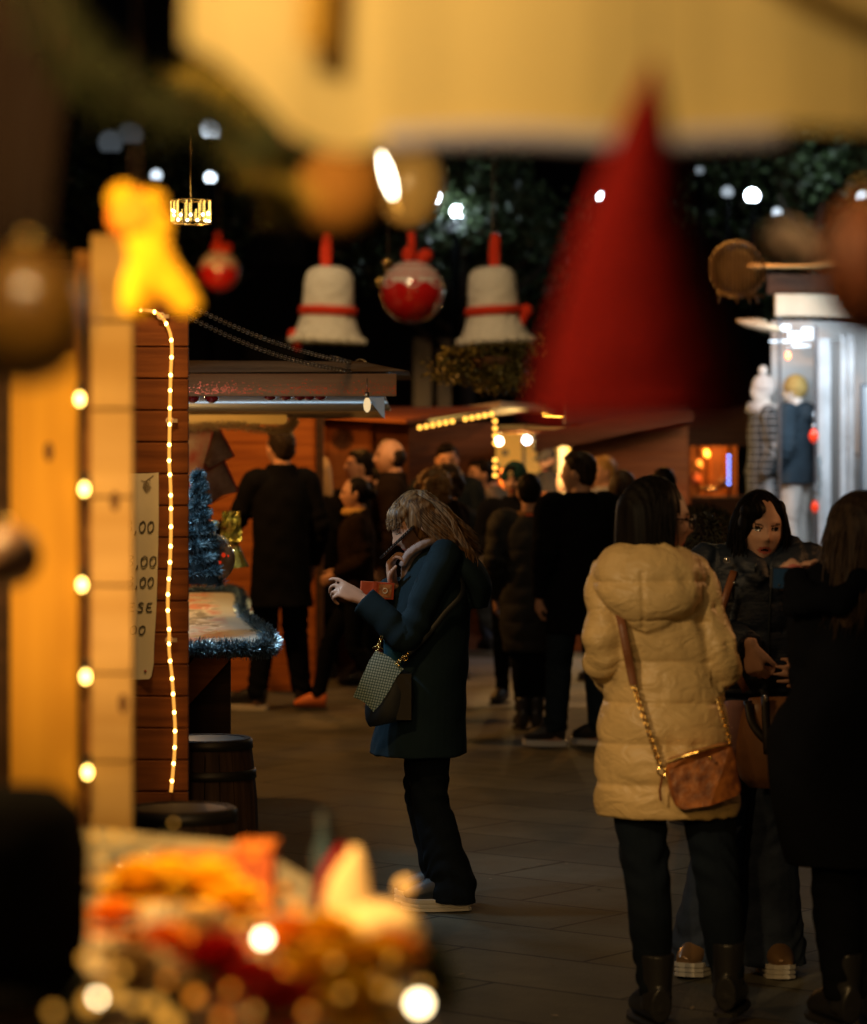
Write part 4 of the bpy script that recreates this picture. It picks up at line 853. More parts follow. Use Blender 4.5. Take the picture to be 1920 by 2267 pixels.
T = Thing('hanging_sweater', 'white sweater on a hanger in the shop at the right edge', 'sweater', at(1872,1000,262)); g = G(); c = at(1872,1062,262)
g.loft([(c+V((0,0,-.30)), .13, .05), (c+V((0,0,-.1)), .14, .06), (c+V((0,0,.10)), .16, .06), (c+V((0,0,.20)), .09, .05)], 16, (1,0,0), 4); g.loft([(c+V((.14,0,.14)), .05, .05), (c+V((.20,0,-.1)), .045, .045), (c+V((.17,0,-.30)), .035, .035)], 10, (0,1,0), 3); g.loft([(c+V((-.14,0,.14)), .05, .05), (c+V((-.21,0,-.1)), .045, .045), (c+V((-.24,0,-.34)), .035, .035)], 10, (0,1,0), 3)
T.part('knit', g, cloth('white_knit', (.72,.72,.72)), smooth=True); g = G(); g.tube([c+V((-.12,0,.2)), c+V((0,0,.27)), c+V((.12,0,.2))], .006, 6); g.tube([c+V((0,0,.27)), c+V((0,0,.34)), c+V((.03,0,.36))], .005, 6); T.part('hanger', g, black)
# wicker drum
c = at(1632,590,300); T = Thing('wicker_basket', 'large round wicker basket hanging at the left end of the shop roof', 'basket', c-V((0,0,.2))); g = G()
for k in range(15):
    t = (k-7)/7.6; r = .215*math.sqrt(max(.04,1-t*t)); g.torus(c+V((t*.215,0,-.02)), r, .006, Matrix.Rotation(R(90), 3, 'Y') @ Matrix.Rotation(0, 3, 'X'), 30, 6)
T.part('weave', g, mat('wicker', (.30,.19,.09), .6), smooth=True)
g = G()
for dx in (-.12,.0,.08,.13): g.tube([c+V((dx,0,-.2)), c+V((dx*1.2,.0,-.27))], .006, 5)
g.tube([c+V((-.16,-.05,-.2)), c+V((.2,-.05,-.22))], .014, 6); T.part('stand', g, mat('wicker', (.42,.27,.12), .6), smooth=True)

# ---- crown light and far lamps
T = Thing('crown_light', 'gold crown shaped cluster of tiny lights hanging upper left', 'light decoration', at(422,500,480)); g = G(); g2 = G(); c0 = at(422,468,480)
for k in range(26):
    a = k*2*math.pi/26; n = 10 if k % 3 else 6
    for j in range(n): g.ell(c0+V((.092*math.cos(a), .092*math.sin(a), -.052+j*.0105)), .0030 if k % 2 else .0022, None, 6, 4)
T.part('beads', g, glow('crown_bead', (1,.62,.12), 5)); 
for k in range(14):
    a = k*2.4; g2.ell(c0+V((.085*math.cos(a), .085*math.sin(a), -.045+.012*(k % 5))), .006, None, 6, 5)
T.part('bright_beads', g2, glow('crown_white', (1,.93,.75), 12)); g = G(); g.torus(c0+V((0,0,-.054)), .092, .004, None, 30, 6); g.torus(c0+V((0,0,.052)), .09, .003, None, 30, 6); g.tube([c0+V((0,0,.05)), c0+V((0,0,.6))], .003, 5); T.part('frame', g, gold, smooth=True)
def street(px, py, s, r, st, label, col=(.75,.88,1)):
    c = at(px, py, s); T = Thing('street_lamp', label, 'street lamp', (c.x, c.y, 0), 0, 'white street lamps far behind the market')
    g = G(); g.ell(c, r, None, 16, 12); T.part('globe', g, glow('lamp%g' % st, col, st), smooth=True)
    g = G(); g.tube([(c.x, c.y, 0), (c.x, c.y, 1), (c.x, c.y, c.z-r*.8)], [.06,.04,.03], 10, 1); g.lathe((c.x, c.y, c.z-r*1.2), [(.05,0),(r*.7,r*.25),(r*.7,r*.4)], 12); T.part('pole', g, mat('lamp_pole', (.004,.004,.004), .9, spec=.05), smooth=True)
far = [(962,437,175,.075,30,'bright white lamp just right of the glowing amber bauble'),(1013,468,175,.08,40,'bright white lamp above the right white bell'),(1334,437,175,.06,20,'white lamp at the left flank of the red hat'),(1666,433,175,.085,32,'bright white lamp right of the red hat'),(1721,470,175,.06,1.2,'faint white lamp lower right of the bright one'),(1910,436,175,.07,2,'faint lamp at the right edge of the picture'),
 (470,283,175,.145,2.4,'largest pale lamp at the upper left'),(346,388,175,.075,1.4,'pale lamp left of the gold crown light'),(466,393,175,.075,4,'white lamp directly above the gold crown light'),(1611,425,175,.075,.5,'dim bluish lamp left of the bright one over the wicker basket'),(1549,377,175,.06,.22,'dimmest lamp high right of the red hat'),
 (245,315,176,.16,.06,'very dim lamp, lower of the overlapping pair at the upper left'),(290,295,178,.16,.05,'very dim lamp, upper of the overlapping pair at the upper left'),(1005,500,176,.10,.10,'faint lamp glow right below the bright lamp over the right bell')]
for f in far: street(*f)
# ---- trees, hanging bush, backdrop
leafm = mat('leaf_green', (.055,.085,.03), .5, var=.5, vscale=9); leafo = mat('leaf_olive', (.22,.19,.05), .5, var=.5, vscale=11)
def leaves(g, c, rad, n, L, clumps=14, rnd=random, hollow=.35, down=0):
    cl = []
    for _ in range(clumps):
        d = V((rnd.gauss(0,1), rnd.gauss(0,1), rnd.gauss(0,1))).normalized()*rnd.uniform(hollow, .8); cl.append((V((d.x*rad[0], d.y*rad[1], d.z*rad[2])), rnd.uniform(.22,.42)))
    for _ in range(n):
        o, q = rnd.choice(cl); d = V((rnd.gauss(0,1), rnd.gauss(0,1), rnd.gauss(0,1))).normalized()*(rnd.random()**.4)*q
        p = V(c)+o+V((d.x*rad[0], d.y*rad[1], d.z*rad[2])); u = V((rnd.gauss(0,1), rnd.gauss(0,1), rnd.gauss(0,.7)-down)).normalized(); v = u.orthogonal().normalized(); v = Quaternion(u, rnd.random()*6.28) @ v; l = L*rnd.uniform(.6,1.2)
        g.add([p, p+u*l*.5+v*l*.32, p+u*l, p+u*l*.5-v*l*.32], [(0,1,2,3)])
def tree_(loc, top, rad, label, L=.16, n=5200, m=None):
    T = Thing('tree', label, 'tree', loc, 0, 'dark trees behind the market'); l = V(loc); c = l+V((0,0,top-rad[2])); g = G()
    g.tube([l, l+V((.05,0,top*.3)), l+V((-.05,.1,top*.6)), c], [.16,.13,.1,.05], 10, 3)
    for k in range(9):
        a = k*2.4; z = top*.45+k*.12; b = l+V((0,0,z)); g.tube([b, b+V((math.cos(a)*rad[0]*.4, math.sin(a)*rad[1]*.4, .5)), b+V((math.cos(a)*rad[0]*.75, math.sin(a)*rad[1]*.75, 1.0))], [.06,.035,.012], 6, 3)
    T.part('trunk', g, mat('bark', (.05,.035,.025), .9), smooth=True); g = G(); leaves(g, c, rad, n, L, 26); T.part('crown', g, m or leafm)
tree_((5.2,41,0), 7.0, (2.1,1.8,1.9), 'dark tree lit bluish by the lamp at the right of the red hat')
tree_((.4,40,0), 5.9, (2.0,1.8,1.3), 'dark tree behind the two bright lamps above the right bell')
tree_((8.8,44,0), 6.8, (2.4,2,2.2), 'dark tree at the far right edge')
tree_((-4.2,44,0), 7.2, (2.2,2,1.9), 'dark tree behind the crown light at the upper left')
T = Thing('hanging_basket', 'leafy olive green hanging basket between the right bell and the red hat', 'plant', at(1090,860,350)); c = at(1090,800,350)
g = G(); leaves(g, c, (.43,.30,.25), 8000, .036, 34, hollow=.2, down=.5); T.part('foliage', g, leafo)
g = G(); g.lathe(c-V((0,0,.08)), [(.05,0),(.12,.03),(.17,.10),(.16,.11)], 24); T.part('basket', g, mat('wicker_liner', (.12,.06,.03), .8), smooth=True)
g = G(); [g.tube([c+V((dx,0,0)), c+V((0,0,.75)), c+V((0,0,2.2))], .004, 5) for dx in (-.25,.25)]; T.part('cord', g, black)
T = Thing('building', 'dark building closing the square far behind the huts', 'building', (0,62,0)); g = G(); g.span((-30,62,0), (30,66,14)); T.part('wall', g, mat('dark_plaster', (.05,.045,.04), .9, var=.4, vscale=1))
for i in range(9):
    for j in range(3): g = G(); x = -14+i*3.4; g.span((x,61.94,1.6+j*3.8), (x+1.2,62.0,3.9+j*3.8)); T.part('window', g, mat('dark_glass', (.02,.025,.03), .15))
# ================================================================== THE CAST
def gp(px, s): return V(((px-960)/s, FPX/s, 0))
blackc = cloth('black_coat', (.006,.0065,.009), bs=9); navy = cloth('navy_coat', (.010,.017,.028), bs=9); teal = cloth('teal_wool', (.013,.030,.044), bs=26, bump=.25, sheen=0, dist=.006); yellow = mat('yellow_nylon', (.66,.46,.20), .44, bump=.42, bscale=9, var=.08, vscale=6, stretch=(1.5,1.5,2.2), dist=.022, spec=.4)
for q_ in yellow.node_tree.nodes:
    if q_.type == 'TEX_NOISE' and abs(q_.inputs['Scale'].default_value-9) < .01: q_.inputs['Detail'].default_value = 2.5; q_.inputs['Distortion'].default_value = 1.4
bluep = mat('blue_nylon', (.011,.019,.036), .6, bump=.7, bscale=7, var=.2, stretch=(1.2,1.2,3), dist=.025); blackt = cloth('black_trousers', (.006,.007,.010), bs=14); jeans = cloth('dark_jeans', (.012,.022,.034), bs=16, bump=.5); navyt = cloth('navy_trousers', (.006,.011,.020), bs=12)
jeansb = cloth('blue_jeans', (.045,.065,.115), bs=16, bump=.6, var=.5); bshoe = mat('black_leather', (.005,.005,.006), .45, spec=.12); wsole = (mat('white_sole', (.62,.60,.55), .5), False); bk = cloth('dark_brown_coat', (.018,.011,.008), bs=10)
hb_ = hairmat('hair_black', (.009,.007,.006), (.004,.003,.003)); hbr = hairmat('hair_brown', (.08,.045,.022), (.03,.016,.01)); hgr = hairmat('hair_greyblond', (.36,.30,.22), (.18,.13,.08)); hdk = hairmat('hair_dark', (.03,.02,.014), (.012,.009,.007)); hgi = hairmat('hair_ginger', (.26,.14,.05), (.12,.06,.02)); h1 = hairmat('hair_streaked', (.27,.15,.065), (.045,.020,.008))

# ---- woman with phone, teal hooded coat
X0, S1 = 950, 586
lo = lambda px, py, x=0: (x, -((px-X0)/S1), EYE-(py-HZ)/S1)     # her own frame: forward is towards the left of the picture
def hood1(g, k):
    g.loft([(lo(1000,1232,0), .13, .05), (lo(1035,1262,0), .16, .06), (lo(1058,1300,0), .145, .055), (lo(1060,1345,0), .09, .035)], 22, (1,0,0), 4)
    g.loft([(lo(960,1218,0), .10, .075), (lo(985,1240,0), .125, .085), (lo(1010,1265,0), .15, .08)], 22, (1,0,0), 3)
def hairfix1(g, Hm, k):
    # fringe over the forehead and locks blown back over the hood
    g.ell(Hm((0,.040,.070)), (.074,.055,.042), rotm(12,27,0), 16, 10)
T1 = person('woman in long teal hooded coat holding a phone to her cheek, streaked brown hair', gp(X0, S1), R(90), teal, navyt, mat('navy_shoe', (.02,.03,.05), .5), h1,
    pose=dict(head=lo(926,1163), yaw=12, pitch=27, neck=lo(968,1222), shRp=lo(965,1232,.15), shLp=lo(982,1232,-.16), elL=lo(902,1402,-.235), wrL=lo(806,1322,-.20),
        elR=lo(880,1412,.12), wrR=lo(870,1292,-.05), hip=lo(955,1465), knR=lo(935,1750,.07), anR=lo(985,1958,.09), knL=lo(952,1760,-.075), anL=lo(1000,1958,-.07), toeR=(.1,1,0), toeL=(-.15,1,0),
        hdL=dict(d=(.15,.88,.45), nrm=(.5,-.3,-.8), curl=(20,45,30), gaps=[(5,30,20),(25,50,30),(40,60,35),(50,65,40)], side=-1, thumb=25, fan=5), hdR=dict(d=(-.10,.10,1), nrm=(-.25,-.85,.1), curl=(48,62,30), side=-1, thumb=45, thumbcurl=15, fan=2)),
    coatst=[(.585,.235,.185,.040),(.75,.215,.168,.028),(.95,.19,.160,.010),(1.08,.185,.155,.0),(1.20,.19,.14,-.015),(1.30,.165,.105,-.025),(1.36,.095,.075,-.025),(1.395,.07,.06,-.02)],
    sleeve=.058, cuff=.054, hoodg=hood1, collar=0, vox=.0055, leg=(.082,.070,.068,.074), bell=.082, sole=(mat('white_sole', (.62,.60,.55), .5), True), hairkind='long', hairL=.18, hang=(0,-.75,-.62), strandn=950, hairr=.0021, phi=(86,274), curl=.012, hairfix=hairfix1, eye=(.9,.4))

def acc(T, name, label, cat, g, m, smooth=True, world=False, parts=()):
    """a thing carried by a person: its own top-level object, built in the person's frame"""
    o = T.o; M = Matrix.Translation(o.location) @ Matrix.Rotation(o.rotation_euler.z, 4, 'Z')
    c = M @ (V(g.v[0])); t = Thing(name, label, cat, c); 
    def put(nm, gg, mm, parent=None, sm=smooth):
        gg.v = [tuple(M @ V(v)) for v in gg.v]; return t.part(nm, gg, mm, parent, sm)
    a = put(parts[0] if parts else 'body', g, m); return t, put, a
g = G(); strands(g, T1.head, T1.Rm, (.088,.103,.117), 240, .022, (0,.15,-1), .0018, (-52,52), tt=(48,68), curl=.006); T1.part('fringe', g, h1, smooth=True, world=False)
# phone at the cheek
a, b = V(lo(852,1226,-.075)), V(lo(910,1170,-.100)); d = (b-a).normalized(); w_ = V((.97,.16,-.22)); w_ = (w_-d*w_.dot(d)).normalized(); n = w_.cross(d)
g = G(); mid = (a+b)/2; rot = Matrix((d, w_, n)).transposed(); g.box(mid, ((b-a).length+.03, .070, .009), rot)
t, put, bd = acc(T1, 'mobile_phone', 'dark phone with sparkling case edge held against the cheek of the teal coat woman', 'phone', g, black, False, parts=('case',))
g = G(); [g.ell(mid+rot @ V((u, sgn*.036, 0)), .0032, None, 8, 6) for u in np.linspace(-.06,.07,12) for sgn in (-1, 1)]; put('beads', g, mat('bright_bead', (.8,.8,.78), .1, .9))
# bracelet, watch
g = G(); c = V(lo(868,1296,.02)); [g.ell(c+V((.033*math.cos(q), .033*math.sin(q), z)), .0075, None, 8, 6) for z in (-.014,0,.014) for q in np.linspace(0, 6.28, 15)]; 
T1.part('bracelet', g, mat('bright_bead', (.8,.8,.78), .1, .9), smooth=True, world=False)
# wallet
g = G(); c = V(lo(836,1304,-.10)); rr = Matrix.Rotation(R(4), 3, 'X') @ Matrix.Rotation(R(12), 3, 'Z'); g.box(c, (.022, .125, .062), rr)
t, put, bd = acc(T1, 'wallet', 'orange red patterned wallet tucked between her forearms', 'wallet', g, mat('red_leather', (.55,.09,.03), .45, bump=.3), False, parts=('cover',))
g = G(); g.box(c+rr @ V((-.0125,-.028,0)), (.002,.05,.05), rr); put('picture_panel', g, mat('orange_print', (.65,.25,.08), .5, var=.6, vscale=60)); g = G(); g.box(c+rr @ V((-.0135,.012,.0)), (.004,.014,.066), rr); put('strap', g, mat('red_leather', (.55,.09,.03), .45)); g = G(); g.torus(c+rr @ V((-.014,-.028,.0)), .009, .0016, Matrix.Rotation(R(90), 3, 'Y')); put('motif', g, mat('cream_dot', (.7,.55,.3), .5))
# crossbody bag with patterned flap
q = [lo(838,1425,-.27), lo(890,1467,-.25), lo(838,1560,-.24), lo(783,1510,-.27)]
def slab(g, q, th, nrm=(1,0,0)):
    q = [V(p) for p in q]; n = V(nrm); g.hexa(q+[p+n*th for p in q]); return g
sT_ = catmull([np.array(V(lo(*p))) for p in ((832,1428,-.245),(850,1447,-.285),(872,1459,-.290),(905,1470,-.275))], 4)
g = G(); rows = []
fl = [((835,1430),(895,1470)),((822,1450),(880,1486)),((808,1480),(864,1516)),((794,1512),(845,1545)),((786,1530),(830,1562))]
for i, (p0, p1) in enumerate(fl):
    for k in range(7):
        u = k/6; px = p0[0]*(1-u)+p1[0]*u; py = p0[1]*(1-u)+p1[1]*u-6*math.sin(math.pi*u); rows.append(V(lo(px,py,-.262-.03*math.sin(math.pi*(i+.5)/5.5))))
g.add(rows, [(i*7+k, i*7+k+1, (i+1)*7+k+1, (i+1)*7+k) for i in range(4) for k in range(6)]); g.add([r+V((.012,0,0)) for r in rows], [(i*7+k, (i+1)*7+k, (i+1)*7+k+1, i*7+k+1) for i in range(4) for k in range(6)])
def flapmat():
    m = bpy.data.materials.new('flap_pattern'); m.use_nodes = True; nt = m.node_tree; p = nt.nodes['Principled BSDF']; p.inputs['Roughness'].default_value = .5
    tc = nd(nt,'ShaderNodeTexCoord'); sp = nd(nt,'ShaderNodeSeparateXYZ'); nt.links.new(tc.outputs['Object'], sp.inputs[0])
    def sw(a, b, ph):
        m1 = nd(nt,'ShaderNodeMath', operation='MULTIPLY'); m1.inputs[1].default_value = a; nt.links.new(sp.outputs[0], m1.inputs[0])
        m2 = nd(nt,'ShaderNodeMath', operation='MULTIPLY_ADD'); m2.inputs[1].default_value = b; nt.links.new(sp.outputs[2], m2.inputs[0]); nt.links.new(m1.outputs[0], m2.inputs[2])
        m3 = nd(nt,'ShaderNodeMath', operation='SINE'); nt.links.new(m2.outputs[0], m3.inputs[0]); return m3
    a = sw(330,-90,0); b = sw(60,300,0); mu = nd(nt,'ShaderNodeMath', operation='ABSOLUTE'); nt.links.new(a.outputs[0], mu.inputs[0]); mb = nd(nt,'ShaderNodeMath', operation='ABSOLUTE'); nt.links.new(b.outputs[0], mb.inputs[0])
    mi = nd(nt,'ShaderNodeMath', operation='MINIMUM'); nt.links.new(mu.outputs[0], mi.inputs[0]); nt.links.new(mb.outputs[0], mi.inputs[1])
    c = nd(nt,'ShaderNodeValToRGB'); c.color_ramp.interpolation = 'CONSTANT'; c.color_ramp.elements[0].color = (.03,.10,.10,1); c.color_ramp.elements[1].position = .42; c.color_ramp.elements[1].color = (.42,.56,.56,1); nt.links.new(mi.outputs[0], c.inputs[0])
    inv = nd(nt,'ShaderNodeInvert'); nt.links.new(c.outputs[0], p.inputs['Base Color']); return m
t, put, bd = acc(T1, 'shoulder_bag', 'small crossbody bag with diamond patterned teal flap at the hip of the teal coat woman', 'bag', g, flapmat(), True, parts=('flap',))
g = G(); g.loft([(lo(880,1472,-.225), .045, .05), (lo(870,1520,-.225), .055, .085), (lo(860,1570,-.225), .055, .085), (lo(862,1588,-.225), .045, .07)], 16, (1,0,0), 3); put('body', g, mat('bag_leather', (.012,.016,.02), .5))
g = G(); g.box(lo(896,1530,-.30+.05), (.05,.055,.17)); put('side_panel', g, mat('bag_side', (.02,.015,.008), .6), None, False)
def chainl(g, P, n, r, t):
    P = catmull([np.array(p, float) for p in P], 10)
    for i in range(n):
        u = (i+.5)/n*(len(P)-1); j = min(int(u), len(P)-2); p = V(P[j]*(1-u+j)+P[j+1]*(u-j)); d = V(P[j+1]-P[j]); q = d.to_track_quat('X','Z').to_matrix() @ Matrix.Rotation(R(90*(i%2)+20), 3, 'X')
        g.tube([p+q @ V((r*1.35*a, r*b, 0)) for a, b in ((-.7,1),(.7,1),(1,0),(.7,-1),(-.7,-1),(-1,0),(-.7,1))], t, 5)
g = G(); chainl(g, [lo(838,1428,-.27), lo(848,1400,-.26)], 5, .006, .002); g.tube([lo(828,1425,-.27), lo(840,1418,-.272), lo(852,1427,-.27)], .003, 5); chainl(g, [lo(878,1458,-.28), lo(903,1438,-.27)], 5, .006, .002); g.ell(V(lo(905,1437,-.27)), .007); g.ell(V(lo(885,1462,-.28)), .006); g.torus(V(lo(899,1446,-.272)), .009, .002, Matrix.Rotation(R(90),3,'Y')); put('gold_hardware', g, gold)
g = G(); P = catmull([np.array(lo(*p)) for p in ((905,1437,-.262),(940,1405,-.235),(985,1350,-.215),(1025,1300,-.18),(1000,1236,-.05),(960,1225,.06),(890,1300,.20),(850,1400,.0))], 5); 
for i in range(len(P)-1): pass
g.loft([(p, .011, .003) for p in P[:22]], 8, (0,1,1), 1); put('strap', g, mat('bag_leather', (.012,.016,.02), .5))
g = G(); g.loft([(lo(868,1398,-.19), .02, .03), (lo(872,1440,-.19), .02, .034), (lo(874,1500,-.17), .02, .03)], 12, (1,0,0), 3); T1.part('blue_lining', g, cloth('blue_lining_cloth', (.02,.09,.14)), smooth=True, world=False)
# scarf at the throat
g = G(); g.loft([(lo(892,1250,-.085), .018, .016), (lo(908,1222,-.10), .024, .018), (lo(940,1202,-.105), .024, .018), (lo(962,1196,-.08), .018, .015)], 12, (1,0,0), 4); g.loft([(lo(897,1285,-.01), .05, .018), (lo(905,1245,-.02), .07, .025), (lo(925,1222,-.01), .08, .04)], 14, (1,0,0), 3); T1.part('scarf', g, cloth('pink_grey_scarf', (.42,.32,.30), bs=40), smooth=True, world=False)
# loose locks blown back
g = G()
for k in range(230):
    u = random.random(); x_ = random.uniform(-.11,.05)
    P = [(lo(925+20*u, 1084+random.uniform(0,12), x_*.5)), lo(985+10*random.random(), 1120+35*u, x_*.95), lo(1008+12*random.random(), 1170+20*u, x_), lo(1030+18*random.random(), 1215+22*u, x_*1.1), lo(1055-40*u+random.uniform(-8,8), 1255+random.uniform(-20,20), x_*1.1), lo(1040-35*u+random.uniform(-14,14), 1285+random.uniform(-25,18), x_)]
    g.tube(catmull([np.array(p) for p in P], 4), [.0020]*16+[.0016,.0012,.001,.0008,.0006], 4)
T1.part('loose_locks', g, h1, smooth=True, world=False)

# ---- woman in the yellow padded coat, from behind
X0, S1 = 1470, 734
lb = lambda px, py, y=0: ((px-X0)/S1, y, EYE-(py-HZ)/S1)
def hood2(g, k):
    g.loft([(lb(1440,1246,-.02), .150, .095), (lb(1432,1275,-.075), .165, .095), (lb(1425,1320,-.115), .150, .075), (lb(1418,1362,-.12), .095, .052), (lb(1412,1388,-.115), .035, .03)], 28, (1,0,0), 5)
    g.torus(lb(1440,1252,-.02), .125, .030, Matrix.Scale(.8, 3, (0,1,0)), 32, 10)
T2 = person('woman in cream yellow padded coat seen from behind, dark bob and glasses', gp(X0, S1), 0, yellow, navyt, bshoe, hb_,
    pose=dict(head=lb(1452,1152), yaw=-78, pitch=6, neck=lb(1460,1242,0), shRp=lb(1528,1278), shLp=lb(1352,1280), elR=lb(1594,1465,-.03), wrR=lb(1572,1530,.17), elL=lb(1330,1440,-.06), wrL=(-.14,.13,1.02), hip=lb(1465,1560),
       knR=lb(1590,1960,.0), anR=lb(1612,2180,-.01), knL=lb(1436,1975,.0), anL=lb(1450,2205,-.02), toeR=(.25,1,0), toeL=(-.25,1,0), hw=.10, hdR=dict(d=(-.3,1,-.2), nrm=(-1,0,0)), hdL=dict(d=(.6,.8,0), nrm=(0,-1,0))),
    coatst=[(.635,.212,.155,.0,.012),(.70,.218,.160,0,.008),(.84,.205,.158,0,.0),(.97,.188,.145,0,-.002),(1.07,.172,.128,0,.0),(1.18,.170,.132,0,-.018),(1.30,.168,.135,-.005,-.036),(1.37,.130,.11,-.01,-.040),(1.41,.09,.085,-.01,-.035)],
    sleeve=.063, cuff=.052, hoodg=hood2, collar=0, groove=lambda x, y, z: -.006*np.exp(-((x+.078-.03*(1.36-z))/.006)**2)*(y < -.09)*(z > 1.20)*(z < 1.375), bobshift=-.014, quilt=(.015,.122,.115,-.002), vox=.0065, leg=(.092,.068,.064,.050), boots=True, hairkind='bob', hairL=.185, hang=(0,.0,-1), strandn=700, hairr=.0018, phi=(74,286), curl=.008, headk=1.02, lips=(.5,.05,.05))
glasses(T2, mat('glasses_black', (.01,.008,.008), .2))
g = G(); g.loft([(lb(1450,1690,-.185), .010, .03), (lb(1462,1712,-.19), .02, .045), (lb(1500,1712,-.20), .070, .055)], 4, (1,0,0), 1)
def bagshape(q, y0_, y1_):
    g = G(); n = len(q); g.add([lb(a, b, y0_(a)) for a, b in q]+[lb(a, b, y1_(a)) for a, b in q], [tuple(range(n)), tuple(range(2*n-1, n-1, -1))]+[(i, n+i, n+(i+1)%n, (i+1)%n) for i in range(n)]); return g
g = bagshape([(1468,1668),(1520,1650),(1590,1634),(1606,1636),(1616,1660),(1630,1738),(1622,1748),(1560,1764),(1500,1775),(1484,1768),(1472,1740),(1464,1690)], lambda a: -.235+.055*((a-1530)/90)**2, lambda a: -.150+.05*((a-1530)/90)**2)
t, put, bd = acc(T2, 'crossbody_bag', 'orange brown mottled crossbody bag on gold chain against the yellow coat', 'bag', g, mat('map_leather', (.50,.17,.04), .32, bump=.3, bscale=40, var=.8, vscale=24, col2=(.16,.05,.02), coat=.2), False, parts=('body',)); flatfix(bd, .012)
g = G(); g.tube([lb(1466,1672,-.24+.03), lb(1530,1648,-.232), lb(1606,1634,-.20)], .004, 6, 4); g.ell(V(lb(1557,1660,-.24)), .006); g.ell(V(lb(1462,1690,-.20)), (.006,.006,.012)); g.torus(V(lb(1455,1692,-.20)), .013, .003, Matrix.Rotation(R(90),3,'X')); put('zip', g, gold)
g = G(); chainl(g, [lb(1396,1508,-.162), lb(1412,1560,-.18), lb(1430,1620,-.195), lb(1450,1680,-.205)], 22, .0065, .0024); put('chain', g, gold)
g = G(); chainl(g, [lb(1583,1540,-.135), lb(1592,1580,-.155), lb(1604,1632,-.185)], 12, .0065, .0024); put('chain', g, gold)
g = G(); g.loft([(lb(1362,1340,-.11), .0125, .004), (lb(1370,1376,-.155), .0125, .004), (lb(1380,1430,-.166), .0125, .004), (lb(1388,1470,-.158), .0125, .004), (lb(1395,1508,-.160), .011, .004)], 8, (1,0,0), 4); put('strap', g, mat('brown_leather', (.20,.07,.025), .45)); g = G(); g.tube([lb(1456,1700,-.205), lb(1450,1730,-.21), lb(1452,1755,-.205)], .004, 5); put('tassel', g, mat('brown_leather', (.20,.07,.025), .45))

# ---- woman in blue padded jacket facing us
X0, S1 = 1675, 666
lf = lambda px, py, y=0: (-(px-X0)/S1, y, EYE-(py-HZ)/S1)
def hood3(g, k):
    g.loft([(lf(1690,1262,-.02), .150, .11), (lf(1690,1235,-.04), .165, .105), (lf(1690,1205,-.06), .13, .07)], 24, (1,0,0), 3)
    g.loft([(lf(1640,1215,.02), .03, .03), (lf(1655,1250,.09), .045, .035), (lf(1685,1285,.125), .035, .03)], 12, (1,0,0), 3); g.loft([(lf(1752,1205,.0), .04, .04), (lf(1745,1245,.08), .055, .04), (lf(1705,1290,.125), .035, .03)], 12, (1,0,0), 3)
def fringe3(g, Hm, k):
    g.ell(Hm((.040,.060,.062)), (.046,.034,.040), T_Rm3, 16, 12); g.ell(Hm((.060,.050,.02)), (.026,.034,.050), T_Rm3, 16, 12); g.ell(Hm((-.045,.036,.066)), (.032,.034,.040), T_Rm3, 16, 12)
T_Rm3 = rotm(9, 4, -3)
T3 = person('woman in blue padded jacket with black bob frowning towards the camera', gp(X0, S1), R(180), bluep, jeansb, mat('bronze_leather', (.22,.13,.06), .3, .3), hb_,
    pose=dict(head=lf(1680,1172,.02), yaw=9, pitch=4, roll=-3, neck=lf(1692,1258,-.01), sh=.178, shz=1.345, elR=lf(1588,1400,.03), wrR=lf(1648,1418,.215), elL=(-.235,-.02,1.09), wrL=(-.16,.18,1.02), hip=(-.01,0,.87),
       knR=lf(1600,1830,.02), anR=lf(1562,2092,.0), knL=lf(1705,1840,.02), anL=lf(1708,2095,.0), toeR=(.55,1,0), toeL=(-.15,1,0), hdR=dict(d=(-.15,.12,-1), nrm=(-.6,-.6,0), curl=(55,65,40), side=1), hdL=dict(d=(.5,.8,0), nrm=(0,-1,0))),
    coatst=[(.93,.165,.125,0,0),(1.00,.185,.14,0,0),(1.08,.182,.135,0),(1.22,.19,.135,0),(1.30,.185,.125,0),(1.355,.15,.10,0),(1.39,.10,.085,0),(1.425,.075,.075,.01)],
    sleeve=.070, cuff=.045, hoodg=hood3, collar=.07, quilt=(.011,.095,.10,.0), vox=.0065, leg=(.092,.076,.088,.098), bell=.112, hairkind='bob', hairL=.20, hang=(0,-.05,-1), strandn=560, hairr=.0018, phi=(48,312), curl=.01, hairfix=fringe3, frown=1, sole=(mat('white_sole', (.62,.60,.55), .5), True), lips=(.42,.10,.07), gaze=-.002)
g = G(); g.tube([lf(1702,1268,.135), lf(1694,1330,.152), lf(1690,1450,.155), lf(1690,1520,.15)], .004, 6, 4); g.box(lf(1660+2,1252,.155), (.006,.006,.03)); T3.part('zip', g, mat('dark_zip', (.02,.03,.04), .4, .5), smooth=True, world=False)
g = G()
for px, py in ((1601,1237),(1752,1248)): g.torus(V(lf(px,py,.145)), .010, .0025, Matrix.Rotation(R(80),3,'X')); g.ell(V(lf(px,py,.145)), (.007,.004,.007))
T3.part('snap_button', g, mat('bright_bead', (.8,.8,.78), .1, .9), smooth=True, world=False)
g = G(); g.loft([(lf(1712,1535,.19), .10, .035), (lf(1712,1570,.20), .125, .06), (lf(1712,1640,.20), .145, .08), (lf(1712,1700,.20), .135, .075), (lf(1712,1728,.20), .10, .05)], 26, (1,0,0), 5)
t, put, bd = acc(T3, 'tote_bag', 'large soft tan leather bag carried in front of the blue jacket woman', 'bag', g, mat('tan_leather', (.33,.15,.06), .38, bump=.3, bscale=12, var=.35, vscale=5), True, parts=('body',))
